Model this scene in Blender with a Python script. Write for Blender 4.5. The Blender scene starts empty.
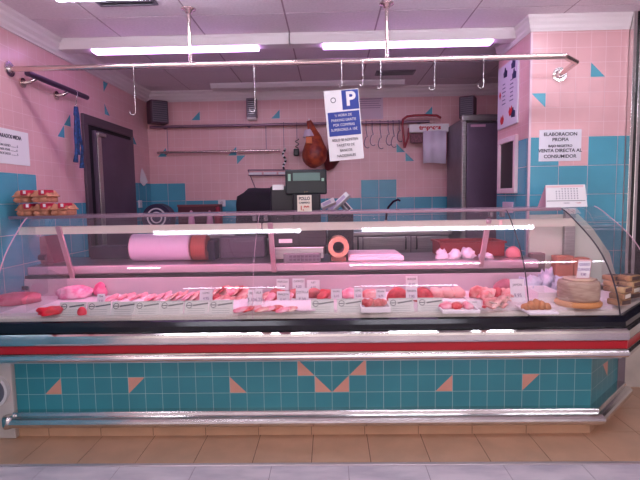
import bpy, bmesh, math, random
from math import sin, cos, pi, radians
from mathutils import Vector, Matrix, noise
random.seed(7)
col = bpy.context.scene.collection
# ---------------------------------------------------------------- camera
F = 480.0; CH = 1.39; CD = 2.72
PT = radians(5.0); YW = radians(1.3); RL = 0.017
fw = Vector((-sin(YW)*cos(PT), cos(YW)*cos(PT), -sin(PT)))
r0 = Vector((cos(YW), sin(YW), 0)); u0 = r0.cross(fw)
RR = r0*cos(RL) - u0*sin(RL); UU = u0*cos(RL) + r0*sin(RL)
CC = Vector((0, -CD, CH))
def ray(x, y): return fw + RR*((x-320)/F) + UU*((240-y)/F)
def aty(x, y, v): d = ray(x, y); return CC + d*((v-CC.y)/d.y)
def atx(x, y, v): d = ray(x, y); return CC + d*((v-CC.x)/d.x)
def atz(x, y, v): d = ray(x, y); return CC + d*((v-CC.z)/d.z)
cam = bpy.data.cameras.new('camera'); co = bpy.data.objects.new('camera', cam); col.objects.link(co)
co.matrix_world = Matrix(((RR.x, UU.x, -fw.x, CC.x), (RR.y, UU.y, -fw.y, CC.y), (RR.z, UU.z, -fw.z, CC.z), (0, 0, 0, 1)))
cam.sensor_width = 36; cam.lens = 27; cam.clip_start = .05
bpy.context.scene.camera = co
vs = bpy.context.scene.view_settings
vs.view_transform = 'Standard'; vs.look = 'None'; vs.gamma = 1; vs.use_curve_mapping = False; vs.exposure = 0.12
# ---------------------------------------------------------------- materials
def lin(c):
    return tuple(((v/255)/12.92 if v/255 <= .04045 else ((v/255+.055)/1.055)**2.4) for v in c) + (1,)
MATS = {}
def mat(name, c, rough=.5, metal=0, nz=0, nscale=20, emit=None, es=0, spec=None, c2=None, bump=0, stretch=None, coat=0):
    if name in MATS: return MATS[name]
    m = bpy.data.materials.new(name); m.use_nodes = True
    nt = m.node_tree; b = nt.nodes['Principled BSDF']
    b.inputs['Base Color'].default_value = lin(c); b.inputs['Roughness'].default_value = rough; b.inputs['Metallic'].default_value = metal
    if spec is not None: b.inputs['Specular IOR Level'].default_value = spec
    if coat: b.inputs['Coat Weight'].default_value = coat
    tc = nt.nodes.new('ShaderNodeTexCoord'); mp = nt.nodes.new('ShaderNodeMapping'); n = nt.nodes.new('ShaderNodeTexNoise')
    nt.links.new(tc.outputs['Object'], mp.inputs[0]); nt.links.new(mp.outputs[0], n.inputs['Vector'])
    if stretch: mp.inputs['Scale'].default_value = stretch
    n.inputs['Scale'].default_value = nscale; n.inputs['Detail'].default_value = 4
    if c2 is not None or nz:
        r = nt.nodes.new('ShaderNodeValToRGB'); nt.links.new(n.outputs['Fac'], r.inputs[0])
        a = c if c2 is None else c
        z = c2 if c2 is not None else tuple(max(0, v*(1-nz)) for v in c)
        r.color_ramp.elements[0].position = .38; r.color_ramp.elements[1].position = .62
        r.color_ramp.elements[0].color = lin(a); r.color_ramp.elements[1].color = lin(z)
        nt.links.new(r.outputs[0], b.inputs['Base Color'])
    if bump:
        bp = nt.nodes.new('ShaderNodeBump'); bp.inputs['Strength'].default_value = bump; bp.inputs['Distance'].default_value = .004
        nt.links.new(n.outputs['Fac'], bp.inputs['Height']); nt.links.new(bp.outputs[0], b.inputs['Normal'])
    if emit is not None:
        b.inputs['Emission Color'].default_value = lin(emit); b.inputs['Emission Strength'].default_value = es
    MATS[name] = m; return m
def glassmat(name, tint=(250, 250, 250), haze=.0, rcol=(255, 255, 255), base=.05):
    m = bpy.data.materials.new(name); m.use_nodes = True; nt = m.node_tree
    for n in list(nt.nodes): nt.nodes.remove(n)
    out = nt.nodes.new('ShaderNodeOutputMaterial'); tr = nt.nodes.new('ShaderNodeBsdfTransparent'); gl = nt.nodes.new('ShaderNodeBsdfGlossy')
    tr.inputs[0].default_value = lin(tint); gl.inputs['Color'].default_value = lin(rcol); gl.inputs['Roughness'].default_value = .02
    lw = nt.nodes.new('ShaderNodeLayerWeight'); lw.inputs[0].default_value = .5
    pw = nt.nodes.new('ShaderNodeMath'); pw.operation = 'POWER'; pw.inputs[1].default_value = 4.0
    ma = nt.nodes.new('ShaderNodeMath'); ma.operation = 'MULTIPLY_ADD'; ma.inputs[1].default_value = .8; ma.inputs[2].default_value = base
    mx = nt.nodes.new('ShaderNodeMixShader')
    nt.links.new(lw.outputs['Facing'], pw.inputs[0]); nt.links.new(pw.outputs[0], ma.inputs[0]); nt.links.new(ma.outputs[0], mx.inputs[0])
    nt.links.new(tr.outputs[0], mx.inputs[1]); nt.links.new(gl.outputs[0], mx.inputs[2])
    last = mx
    if haze:
        df = nt.nodes.new('ShaderNodeBsdfDiffuse'); df.inputs[0].default_value = lin((235, 215, 225)); m2 = nt.nodes.new('ShaderNodeMixShader'); m2.inputs[0].default_value = haze
        nt.links.new(mx.outputs[0], m2.inputs[1]); nt.links.new(df.outputs[0], m2.inputs[2]); last = m2
    nt.links.new(last.outputs[0], out.inputs[0]); MATS[name] = m; return m
PINK = mat('pink_tile', (232, 180, 184), .28, nz=.04, nscale=3)
BLUE = mat('blue_tile', (84, 166, 188), .25, nz=.05, nscale=3)
TEAL_SHADED = mat('teal_tile_shaded', (56, 146, 158), .3, nz=.05, nscale=3)  # same tile as BLUE, with the overhang's shade put into the colour
GROUT = mat('grout', (240, 206, 212), .8)
GROUT_W = mat('pale_grout', (176, 208, 210), .8)
CHROME = mat('chrome', (225, 222, 220), .16, 1, nz=.05, nscale=8)
STEEL = mat('brushed_steel', (190, 186, 188), .33, 1, nz=.12, nscale=30, stretch=(.15, 1, 6))
ALU = mat('aluminium', (205, 200, 198), .32, 1)
DSTEEL = mat('dark_steel', (132, 124, 134), .42, .6, nz=.1, nscale=5)
PIPE = mat('pipe_steel', (222, 205, 200), .22, 1)
RED = mat('red_band', (176, 18, 34), .3)
BLACK = mat('black_plastic', (18, 17, 22), .35)
MBLACK = mat('matt_black', (22, 18, 26), .75)
WHITE = mat('white_paper', (238, 234, 236), .7)
WPL = mat('white_plastic', (232, 226, 228), .4)
CEIL = mat('ceiling_panel', (238, 226, 234), .85, nz=.03, nscale=60)
CGRID = mat('ceiling_grid', (176, 150, 164), .7)
CORN = mat('cornice_plaster', (238, 228, 230), .7)
INK = mat('ink', (52, 50, 66), .6)
BINK = mat('sign_blue', (36, 60, 150), .4)
GLASS = glassmat('case_glass', (250, 246, 248), .03)
GLASS2 = glassmat('shelf_glass', (236, 238, 238), .06)
DECK = mat('deck_white', (226, 212, 220), .35)
# ---------------------------------------------------------------- mesh helpers
class MB:
    def __init__(s): s.v = []; s.f = []; s.mi = []; s.sm = []
    def add(s, vs_, fs, mi=0, smooth=False):
        k = len(s.v); s.v += [tuple(v) for v in vs_]
        for f in fs: s.f.append(tuple(i+k for i in f)); s.mi.append(mi); s.sm.append(smooth)
        return s
    def bm(s, b, mi=0, smooth=False, M=None):
        b.verts.index_update()
        s.add([(M @ v.co) if M else v.co for v in b.verts], [[v.index for v in f.verts] for f in b.faces], mi, smooth); b.free(); return s
    def box(s, x0, x1, y0, y1, z0, z1, mi=0, bev=0, M=None, seg=2):
        b = bmesh.new(); bmesh.ops.create_cube(b, size=1)
        for v in b.verts: v.co = Vector(((x0+x1)/2+v.co.x*(x1-x0), (y0+y1)/2+v.co.y*(y1-y0), (z0+z1)/2+v.co.z*(z1-z0)))
        if bev: bmesh.ops.bevel(b, geom=list(b.edges), offset=bev, segments=seg, affect='EDGES', profile=.5)
        return s.bm(b, mi, False, M)
    def tube(s, pts, r, mi=0, n=10, caps=True, closed=False):
        pts = [Vector(p) for p in pts]; N = len(pts); rs = r if isinstance(r, (list, tuple)) else [r]*N
        vs_ = []; up = None
        for i, p in enumerate(pts):
            if closed: t = (pts[(i+1) % N]-pts[i-1])
            else: t = pts[min(i+1, N-1)]-pts[max(i-1, 0)]
            t.normalize()
            if up is None:
                up = t.orthogonal().normalized()
            else:
                up = (up - t*up.dot(t)); up.normalize()
            w = t.cross(up)
            # mitre correction
            for k in range(n):
                a = 2*pi*k/n; vs_.append(p + (up*cos(a)+w*sin(a))*rs[i])
        fs = []
        for i in range(N if closed else N-1):
            j = (i+1) % N
            for k in range(n): fs.append((i*n+k, i*n+(k+1) % n, j*n+(k+1) % n, j*n+k))
        s.add(vs_, fs, mi, True)
        if caps and not closed:
            s.add(vs_[:n], [tuple(range(n))[::-1]], mi); s.add(vs_[-n:], [tuple(range(n))], mi)
        return s
    def cyl(s, p, axis, r, h, mi=0, n=24, r2=None):
        ax = Vector(axis).normalized(); p = Vector(p)
        return s.tube([p, p+ax*h], [r, r if r2 is None else r2], mi, n)
    def ring(s, p, axis, ro, ri, h, mi=0, n=32):
        ax = Vector(axis).normalized(); p = Vector(p); u = ax.orthogonal().normalized(); w = ax.cross(u); V = []; Fs = []
        for k in range(n):
            a = 2*pi*k/n; d = u*cos(a)+w*sin(a); V += [p+d*ro, p+d*ri, p+ax*h+d*ri, p+ax*h+d*ro]
        for k in range(n):
            a = 4*k; b_ = 4*((k+1) % n)
            for q in range(4): Fs.append((a+q, a+(q+1) % 4, b_+(q+1) % 4, b_+q))
        return s.add(V, Fs, mi, False)
    def lathe(s, prof, c, mi=0, n=32):
        V = []; Fs = []; P = len(prof)
        for k in range(n):
            a = 2*pi*k/n
            for r, z in prof: V.append((c[0]+r*cos(a), c[1]+r*sin(a), c[2]+z))
        for k in range(n):
            for q in range(P-1): Fs.append((k*P+q, ((k+1) % n)*P+q, ((k+1) % n)*P+q+1, k*P+q+1))
        return s.add(V, Fs, mi, True)
    def sweep(s, prof, st, mi=0, smooth=False, closed=True):
        # prof: (d, z) pairs; st: stations (bx, by, dx, dy) with offset direction per unit d
        n = len(prof); V = []; Fs = []
        for bx, by, dx, dy in st:
            for d, z in prof: V.append((bx+dx*d, by+dy*d, z))
        for i in range(len(st)-1):
            for k in range(n if closed else n-1):
                Fs.append((i*n+k, (i+1)*n+k, (i+1)*n+(k+1) % n, i*n+(k+1) % n))
        s.add(V, Fs, mi, smooth)
        if closed:
            s.add(V[:n], [tuple(range(n))], mi); s.add(V[-n:], [tuple(range(n))[::-1]], mi)
        return s
    def build(s, name, mats, parent=None, org=None, fix=True):
        me = bpy.data.meshes.new(name)
        o_ = Vector(org) if org is not None else Vector((0, 0, 0))
        me.from_pydata([tuple(Vector(v)-o_) for v in s.v], [], s.f)
        ms = mats if isinstance(mats, (list, tuple)) else [mats]
        for m in ms: me.materials.append(m)
        me.polygons.foreach_set('material_index', s.mi); me.polygons.foreach_set('use_smooth', s.sm)
        if fix:
            b = bmesh.new(); b.from_mesh(me); bmesh.ops.recalc_face_normals(b, faces=b.faces); b.to_mesh(me); b.free()
        me.update()
        o = bpy.data.objects.new(name, me); col.objects.link(o)
        if parent is not None:
            o.parent = parent
            w = parent.location if parent.parent is None else parent.location + parent.parent.location
            o.location = o_ - w
        else: o.location = o_
        return o
def tag(o, label, cat, group=None, kind=None):
    o['label'] = label; o['category'] = cat
    if group: o['group'] = group
    if kind: o['kind'] = kind
    return o
def thing(name, loc, label, cat, group=None):
    o = bpy.data.objects.new(name, None); o.empty_display_size = .05; col.objects.link(o); o.location = loc
    return tag(o, label, cat, group)
def struct(o): o['kind'] = 'structure'; return o
def text(name, body, size, M, mtl, parent=None, align='CENTER', bold=.0, ext=.0006, sx=1):
    """raised lettering; M maps text plane (x right, y up, z out) to the world"""
    cu = bpy.data.curves.new(name, 'FONT'); cu.body = body; cu.size = size; cu.align_x = align; cu.align_y = 'CENTER'; cu.extrude = ext; cu.offset = bold
    t = bpy.data.objects.new(name, cu); col.objects.link(t)
    bpy.context.view_layer.update()
    me = bpy.data.meshes.new_from_object(t.evaluated_get(bpy.context.evaluated_depsgraph_get()))
    bpy.data.objects.remove(t)
    W = M @ Matrix.Diagonal((sx, 1, 1, 1))
    org = W.to_translation()
    me.transform(W); me.transform(Matrix.Translation(-org)); me.materials.clear(); me.materials.append(mtl)
    o = bpy.data.objects.new(name, me); col.objects.link(o); o.location = org
    if parent is not None:
        o.parent = parent; o.location = org - parent.location
    return o
def frame(o, u, v):
    u = Vector(u).normalized(); v = Vector(v).normalized(); w = u.cross(v); o = Vector(o)
    return Matrix(((u.x, v.x, w.x, o.x), (u.y, v.y, w.y, o.y), (u.z, v.z, w.z, o.z), (0, 0, 0, 1)))
def front(x, y, z): return frame((x, y, z), (1, 0, 0), (0, 0, 1))
def blobmesh(sx, sy, sz, seed=0, amp=.18, sc=1.6, sub=3, flat=True):
    b = bmesh.new(); bmesh.ops.create_icosphere(b, subdivisions=sub, radius=1)
    o = Vector((seed*7.3, seed*3.1, seed*1.7))
    for v in b.verts:
        n = noise.noise(v.co*sc+o)*amp + noise.noise(v.co*sc*3+o)*amp*.35
        c = v.co*(1+n)
        if flat: c.z = max(c.z, -.35)+.35
        v.co = Vector((c.x*sx/2, c.y*sy/2, c.z*sz/(1.35 if flat else 2)))
    return b
def blob(name, c, s, mtl, seed=0, rot=0, parent=None, amp=.18, tilt=0, sub=3, flat=True, sc=1.6):
    m = MB(); M = Matrix.Translation(c) @ Matrix.Rotation(rot, 4, 'Z') @ Matrix.Rotation(tilt, 4, 'X')
    m.bm(blobmesh(s[0], s[1], s[2], seed, amp, sc, sub, flat), 0, True, M); return m.build(name, mtl, parent, c)
# ---------------------------------------------------------------- tiled walls
def tile_wall(name, O, U, Nn, width, z0, z1, ug, zg, blue, tris, small=None, mats=None, thick=.012):
    """O: start point on the wall face at z=0; U: along; Nn: outward normal; ug, zg: grid phases; blue(uc, zc) on the 0.2 grid"""
    m = MB(); U = Vector(U); Nn = Vector(Nn); O = Vector(O)
    def P(u, z, d): return O+U*u+Nn*d+Vector((0, 0, z))
    m.add([P(0, z0, 0), P(width, z0, 0), P(width, z1, 0), P(0, z1, 0), P(0, z0, -thick), P(width, z0, -thick), P(width, z1, -thick), P(0, z1, -thick)],
          [(0, 1, 2, 3), (4, 5, 6, 7), (0, 1, 5, 4), (1, 2, 6, 5), (2, 3, 7, 6), (3, 0, 4, 7)], 0)
    g = .0015; T = {}
    for uc, zc, cn in tris: T[(math.floor((uc-ug)/.1), math.floor((zc-zg)/.1))] = cn
    def quad(a, b, c, d, mi):
        a = max(a, 0)+g; b = min(b, width)-g; c = max(c, z0)+g; d = min(d, z1)-g
        if b-a > .002 and d-c > .002: m.add([P(a, c, .0015), P(b, c, .0015), P(b, d, .0015), P(a, d, .0015)], [(0, 1, 2, 3)], mi)
    i0 = math.floor((0-ug)/.2)-1; i1 = math.ceil((width-ug)/.2)+1; k0 = math.floor((z0-zg)/.2)-1; k1 = math.ceil((z1-zg)/.2)+1
    for i in range(i0, i1):
        for k in range(k0, k1):
            uc = ug+.2*i+.1; zc = zg+.2*k+.1
            if small is None and blue(uc, zc): quad(ug+.2*i, ug+.2*i+.2, zg+.2*k, zg+.2*k+.2, 2); continue
            for a in (0, 1):
                for c in (0, 1):
                    ii = 2*i+a; kk = 2*k+c; x0_ = ug+.1*ii; y0_ = zg+.1*kk
                    bm_, tm_ = (1, 2) if small is None else (2, 1)
                    if (ii, kk) in T and y0_+.05 < z1:
                        cn = T[(ii, kk)]; e = .0015; xa, xb, ya, yb = x0_+g, x0_+.1-g, y0_+g, min(y0_+.1-g, z1)
                        c4 = {'BL': (xa, ya), 'BR': (xb, ya), 'TR': (xb, yb), 'TL': (xa, yb)}; order = ['BL', 'BR', 'TR', 'TL']; q = order.index(cn)
                        t1 = [c4[order[q]], c4[order[(q+1) % 4]], c4[order[(q+3) % 4]]]; t2 = [c4[order[(q+2) % 4]], c4[order[(q+3) % 4]], c4[order[(q+1) % 4]]]
                        m.add([P(x, y, e) for x, y in t1], [(0, 1, 2)], tm_); m.add([P(x, y, e) for x, y in t2], [(0, 1, 2)], bm_)
                    else: quad(x0_, x0_+.1, y0_, y0_+.1, bm_)
    return m.build(name, mats or [GROUT, PINK, BLUE], fix=False)
LX, RX, BY, FY, CZ = -2.05, 1.39, 2.75, .70, 2.60
ZG = 1.385
struct(tile_wall('wall_back', (LX, BY, 0), (1, 0, 0), (0, -1, 0), 4.1, 0, CZ, (.35-LX) % .2, ZG % .2,
    lambda u, z: z < ZG or (u+LX > .35 and u+LX < .75 and z < ZG+.2) or (u+LX < -1.66 and z < ZG+.2),
    [(x-LX, z, c) for x, z, c in ((-1.52, 2.366, 'BR'), (-.60, 2.35, 'BR'), (-1.107, 1.936, 'BR'), (-1.03, 1.862, 'TL'), (1.124, 2.37, 'BR'), (.80, 1.94, 'BL'), (.90, 1.843, 'BL'), (-1.93, 1.94, 'BR'))]))
YB = -5.2
struct(tile_wall('wall_left', (LX, -2.0, 0), (0, 1, 0), (1, 0, 0), BY+2.0, 0, CZ, (.61+2.0) % .2, ZG % .2,
    lambda u, z: z < ZG or (u-2.0 < .61 and z < ZG+.2) or (u-2.0 > 2.22 and z < ZG+.2),
    [(y+2.0, z, c) for y, z, c in ((.96, 1.94, 'BR'), (1.06, 2.04, 'BR'), (1.75, 2.43, 'TL'), (1.75, 2.24, 'BL'), (2.36, 2.04, 'BL'))]))
struct(tile_wall('wall_front', (RX, FY, 0), (1, 0, 0), (0, -1, 0), .66, .70, CZ, .208 % .2, ZG % .2,
    lambda u, z: z < ZG+.4 and not (.2 < u < .4 and z > ZG+.2),
    [(1.83-RX, 2.235, 'BL'), (1.45-RX, 2.035, 'TR')]))
m = MB(); m.box(RX, 2.05, FY, .712, 0, .70); struct(m.build('wall_front_lower', mat('pale_marble', (214, 206, 198), .35, nz=.12, nscale=4, bump=.05)))
m = MB(); m.box(RX+.013, 2.05, .714, 1.32, 0, CZ); struct(m.build('wall_pillar', CORN))
struct(tile_wall('wall_right', (RX+.0, 1.333, 0), (0, -1, 0), (-1, 0, 0), .618, 0, CZ, .0, ZG % .2, lambda u, z: z < ZG+.4, []))
m = MB(); m.box(RX-.004, RX+.010, .694, .708, .7, 2.49); struct(m.build('trim_corner', mat('corner_bead', (226, 196, 206), .4)))
m = MB(); m.box(2.051, 2.08, .71, BY, 0, CZ); struct(m.build('wall_far_right', PINK))
# floors
def floor_tiles(name, xs, ys, mtl, grout, z=0):
    m = MB(); m.box(xs[0], xs[-1], ys[0], ys[-1], z-.03, z-.002, 0)
    for a, b in zip(xs, xs[1:]):
        for c, d in zip(ys, ys[1:]): m.box(a+.002, b-.002, c+.002, d-.002, z-.02, z, 1)
    return struct(m.build(name, [grout, mtl]))
BEIGE = mat('beige_floor_tile', (214, 172, 142), .3, nz=.06, nscale=5)
MARB = mat('grey_marble', (214, 200, 208), .25, c2=(188, 176, 188), nscale=3.5, stretch=(1, 3, 1))
floor_tiles('floor', [-.12-.3137*(7-i) for i in range(7)]+[-.12+.3137*i for i in range(14)], [-.305+.315*i for i in range(5)], BEIGE, mat('floor_grout', (120, 84, 68), .8))
m = MB(); m.box(LX, 2.05, 1.2, BY, -.03, -.004); struct(m.build('floor_workshop', mat('workshop_floor', (150, 96, 84), .4)))
floor_tiles('floor_mall', [-.327+.4*i for i in range(-8, 11)], [-.33-.6*i for i in range(8, -1, -1)], MARB, mat('marble_grout', (150, 136, 144), .8))
m = MB(); m.box(-3.5, 4.1, -.329, -.306, -.02, .004, 0, .002); struct(m.build('trim_threshold', mat('threshold_metal', (220, 205, 212), .3, .8)))
# ceiling: panels in a T grid
def ceiling():
    xs = [-.28+.6235*i for i in range(-5, 7)]; ys = [.535+.6235*i for i in range(-9, 4)]+[BY+.02]
    m = MB(); m.box(xs[0], xs[-1], ys[0], ys[-1], CZ+.004, CZ+.03, 1)
    for a, b in zip(xs, xs[1:]):
        for c, d in zip(ys, ys[1:]): m.box(a+.006, b-.006, c+.006, d-.006, CZ, CZ+.01, 0)
    return struct(m.build('ceiling', [CEIL, CGRID]))
ceiling()
# cornice
CP = [(0, 2.49), (.012, 2.49), (.016, 2.50), (.03, 2.512), (.036, 2.53), (.055, 2.55), (.06, 2.57), (.08, 2.585), (.082, 2.5995), (0, 2.5995)]
def cornice(name, st): struct(MB().sweep(CP, st).build(name, CORN))
cornice('trim_cornice_left', [(LX+.002, -2, 1, 0), (LX+.002, BY-.002, 1, -1)])
cornice('trim_cornice_back', [(LX+.002, BY-.002, 1, -1), (2.05, BY-.002, 0, -1)])
CP = [(d*.45, 2.5995-(2.5995-z)*.95) for d, z in CP]
cornice('trim_cornice_right', [(RX-.002, 1.333, -1, 0), (RX-.002, FY-.002, -1, -1), (2.05, FY-.002, 0, -1)])
# mall side (behind the camera): opposite shop wall with a shutter and openings
m = MB(); m.box(-3.4, 4.2, YB-.1, YB, 0, CZ, 0)
struct(m.build('wall_mall', mat('mall_wall', (196, 186, 190), .7)))
m = MB(); m.box(-3.42, -3.4, YB, -2.0, 0, CZ); struct(m.build('wall_mall_left', MATS['mall_wall']))
m = MB(); m.box(-3.4, LX-.0, -2.02, -2.0, 0, CZ); struct(m.build('wall_mall_return', MATS['mall_wall']))
m = MB(); m.box(3.9, 3.95, YB, .71, 0, CZ); struct(m.build('wall_mall_right', MATS['mall_wall']))
# glowing panels added behind the camera to brighten the counter front
for i, (a, b) in enumerate(((-3.2, -1.5), (-1.35, .45), (.6, 2.3), (2.45, 3.8))):
    m = MB(); m.box(a, b, YB+.002, YB+.02, .35, 2.25); struct(m.build('fill_panel_%d' % (i+2), mat('added_fill_glow', (240, 232, 226), .3, emit=(255, 240, 236), es=1.5)))
# neighbouring dark shop window with chrome frame on the right
g = mat('dark_window', (16, 16, 22), .08, 0, spec=.6)
m = MB(); m.box(2.10, 3.9, FY-.02, FY, .64, CZ); struct(m.build('fill_panel_1', g))
m = MB(); m.box(2.051, 3.9, FY-.03, FY+.01, 0, .62); struct(m.build('wall_window_base', MATS['pale_marble']))
t = thing('shop_window_frame', (2.07, FY-.03, 0), 'chrome and black metal door frame at the far right edge', 'frame')
m = MB(); m.box(2.052, 2.075, FY-.05, FY, .622, CZ, 0, .003); m.build('chrome_strip', CHROME, t)
m = MB(); m.box(2.075, 2.088, FY-.045, FY, .622, CZ); m.build('seal', BLACK, t)
m = MB(); m.box(2.088, 2.112, FY-.06, FY-.021, .622, CZ, 0, .003); m.build('chrome_strip', CHROME, t)
m = MB(); m.box(2.112, 3.88, FY-.045, FY-.021, 2.44, 2.50, 0, .004); m.box(2.112, 3.88, FY-.045, FY-.021, .622, .70, 0, .004); m.build('cross_rail', BLACK, t)
# ---------------------------------------------------------------- display counter
CX0, CX1 = -1.88, 1.49; BV = .37; BU = .50; UX = -2.04
k4 = .4142
def stn(xa, xb=None, bevel=False, mit_start=False):
    if bevel: return [(CX1, 0, k4, -1), (CX1+BV, BV, .7071, -.7071)]
    return [(xa, 0, 0, -1), ((xb if xb is not None else CX1), 0, 0 if xb is not None else k4, -1)]
ALLST = [(CX0, 0, 0, -1), (CX1, 0, k4, -1), (CX1+BV, BV, .7071, -.7071)]
UPST = [(UX, 0, 0, -1), (CX1, 0, k4, -1), (CX1+BU, BU, .7071, -.7071)]
ct = thing('display_counter', (0, .3, 0), 'long refrigerated butcher counter with curved glass, red band and teal tiled base', 'display counter')
bt = tile_wall('tiled_base', (CX0, 0, 0), (1, 0, 0), (0, -1, 0), CX1-CX0, .10, .46, (-.006-CX0) % .2, .158 % .2, None,
    [(-.006+.1*k+.05-CX0, .158+.1*r+.05, c) for k, r, c in ((-17, 1, 'BR'), (-12, 1, 'TL'), (-6, 1, 'BL'), (-2, 2, 'BL'), (-1, 1, 'BL'), (0, 1, 'BR'), (1, 2, 'BR'), (6, 1, 'BR'), (11, 1, 'TL'))], small=True, mats=[GROUT_W, mat('peach_tile', (222, 160, 140), .3), TEAL_SHADED])
bt.parent = ct; bt.location = -ct.location
s2 = .7071
bt = tile_wall('tiled_base', (CX1, 0, 0), (s2, s2, 0), (s2, -s2, 0), BV*1.414, .10, .46, .0, .158 % .2, None, [(.25, .31, 'TR')], small=True, mats=[GROUT_W, MATS['peach_tile'], TEAL_SHADED])
bt.parent = ct; bt.location = -ct.location
bs = [(CX0, 0, 0, -1), (CX1, 0, k4, -1), (CX1+BV, BV, .7071, -.7071)]
m = MB().sweep([(-.02, 0), (-.02, .095), (.0, .095), (0, 0)], bs)
for q in range(10): x = -1.70+.3137*q; m.box(x-.0015, x+.0015, -.0008, .0004, 0, .09, 1)
m.build('toe_kick', [BEIGE, MATS['floor_grout']], ct)
# body behind the tiles: solid carcass
def foot(d0, z0, z1, back=.5):
    """horizontal slab following the plan of the counter"""
    x0_ = UX if d0 > 0 else CX0; B = BU if d0 > 0 else BV
    P = [(x0_, -d0), (CX1+k4*d0, -d0), (CX1+B+.7071*d0, B-.7071*d0), (CX1+BV+.1, max(back, B)+.02), (1.3, max(back, B)+.02) if d0 > 0 else (1.3, back), (1.29, back), (x0_, back)]
    n = len(P); V = [(x, y, z) for z in (z0, z1) for x, y in P]
    return MB().add(V, [tuple(range(n)), tuple(range(n, 2*n))]+[(i, (i+1) % n, n+(i+1) % n, n+i) for i in range(n)])
foot(-.03, .02, .60, .56).build('carcass', DSTEEL, ct)
# lower chrome rail: flat ledge then half-round
prof = [(0, .168), (.045, .168), (.05, .163), (.052, .148)]
for i in range(9):
    a = pi/2 - pi*i/8; prof.append((.058+.034*cos(a), .114+.033*sin(a)))
prof += [(0, .08)]
MB().sweep(prof, ALLST, 0, False).build('lower_rail', CHROME, ct)
# overhanging bumper: underside, silver, red band, silver
und = [(0, .455), (.0, .60), (.17, .60), (.19, .53), (.185, .505), (.16, .492), (.02, .452)]
MB().sweep([(-.01, .462), (-.01, .72), (.165, .72), (.168, .61), (.176, .60), (.176, .565), (.16, .50), (.03, .462)], UPST).build('upper_body', ALU, ct)
pr = [(.165, .674)]
pr += [(.185, .671), (.197, .663), (.201, .65), (.201, .622), (.197, .612), (.17, .606)]
MB().sweep(pr, UPST).build('silver_ledge', CHROME, ct)
MB().sweep([(.172, .607), (.19, .607), (.19, .566), (.172, .566)], UPST).build('red_band', RED, ct)
pr = [(.15, .566), (.196, .566)]
for i in range(9):
    a = pi/2 - pi*i/8; pr.append((.180+.027*cos(a), .538+.024*sin(a)))
pr += [(.13, .505)]
MB().sweep(pr, UPST).build('bumper_rail', CHROME, ct)
MB().sweep([(.10, .664), (.172, .664), (.172, .674), (.176, .675), (.180, .681), (.178, .706), (.168, .730), (.156, .735), (.10, .735)], UPST).build('black_glass_base', mat('black_gloss', (16, 17, 30), .15), ct)
MB().sweep([(.09, .70), (.142, .70), (.142, .750), (.136, .756), (.09, .756)], UPST).build('inner_sill', mat('sill_cream', (206, 200, 190), .35), ct)
# deck and back
DZ = .772
foot(.1, .735, DZ, .385).build('deck', DECK, ct)
m = MB(); m.box(UX, 1.36, .385, .42, .70, .885, 0, .004); m.box(UX, 1.36, .40, .42, .885, .905, 1); m.build('back_panel', [mat('liner_grey', (204, 188, 198), .3), BLACK], ct)
m = MB(); m.box(UX, 1.36, .43, .46, .906, .960, 1, .006); m.box(UX, 1.36, .455, .95, .90, .962, 0, .004); m.build('worktop', [STEEL, mat('nosing', (206, 172, 188), .35, .5)], ct)
m = MB(); m.box(UX, 1.36, .56, .93, .02, .90); m.build('rear_body', DSTEEL, ct)
def vent_handle(px, py, w):
    p = aty(px, py, .383); m = MB(); m.box(p.x-w/2, p.x+w/2, .372, .3845, p.z-.013, p.z+.013, 0, .004); m.build('black_handle', BLACK, ct)
vent_handle(22, 288, .09); vent_handle(101, 287.5, .07)
# glass profile
GP = [(.150, .712), (.146, .745), (.139, .79), (.128, .84), (.113, .89), (.095, .94), (.072, .99), (.044, 1.04), (.01, 1.09), (-.03, 1.137), (-.075, 1.182), (-.125, 1.228), (-.17, 1.268), (-.20, 1.29), (-.225, 1.3025)]
def off(P, d):
    R_ = []
    for i, (a, b) in enumerate(P):
        p0 = P[max(0, i-1)]; p1 = P[min(len(P)-1, i+1)]; tx, tz = p1[0]-p0[0], p1[1]-p0[1]; l = math.hypot(tx, tz); R_.append((a-tz/l*d*1.0, b+tx/l*d))
    return R_
GI = off(GP, .006)
def pane(st, name='front_glass', mt=None):
    return MB().sweep(GP, st, 0, True, closed=False).build(name, mt or GLASS, ct, fix=False)
pane([(UX, 0, 0, -1), (-.4375, 0, 0, -1)]); pane([(-.4325, 0, 0, -1), (1.0625, 0, 0, -1)])
pane([(1.0675, 0, 0, -1), (CX1-.003, 0, k4, -1)]); pane([(CX1+.003, .003, k4, -1), (CX1+BU, BU, .7071, -.7071)])
def seam(st, r, name, mt):
    m = MB(); m.tube([(st[0]+st[2]*d, st[1]+st[3]*d, z) for d, z in GP], r, n=6); m.build(name, mt, ct)
SEAM = mat('seam_rubber', (58, 50, 60), .5); SEAML = mat('seam_clear', (214, 170, 190), .4)
seam((-.435, 0, 0, -1), .0016, 'glass_seam', SEAML); seam((1.065, 0, 0, -1), .0032, 'glass_seam', SEAM); seam((CX1, 0, k4, -1), .0042, 'mitre_seam', SEAM)
seam((CX0, 0, 0, -1), .0035, 'glass_seam', SEAML); seam((CX1+BU, BU, .7071, -.7071), .003, 'glass_seam', SEAML)
# end panes
def endpane(st, mt=GLASS):
    P = [(st[0]+st[2]*d, st[1]+st[3]*d, z) for d, z in GP]+[(st[0]-st[2]*.40, st[1]-st[3]*.40, 1.3025), (st[0]-st[2]*.40, st[1]-st[3]*.40, .80)]
    MB().add(P, [tuple(range(len(P)))]).build('end_glass', mt, ct)
endpane((CX0, 0, 0, -1), GLASS2); endpane((CX1+BU-.004, BU-.004, .7071, -.7071))
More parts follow.
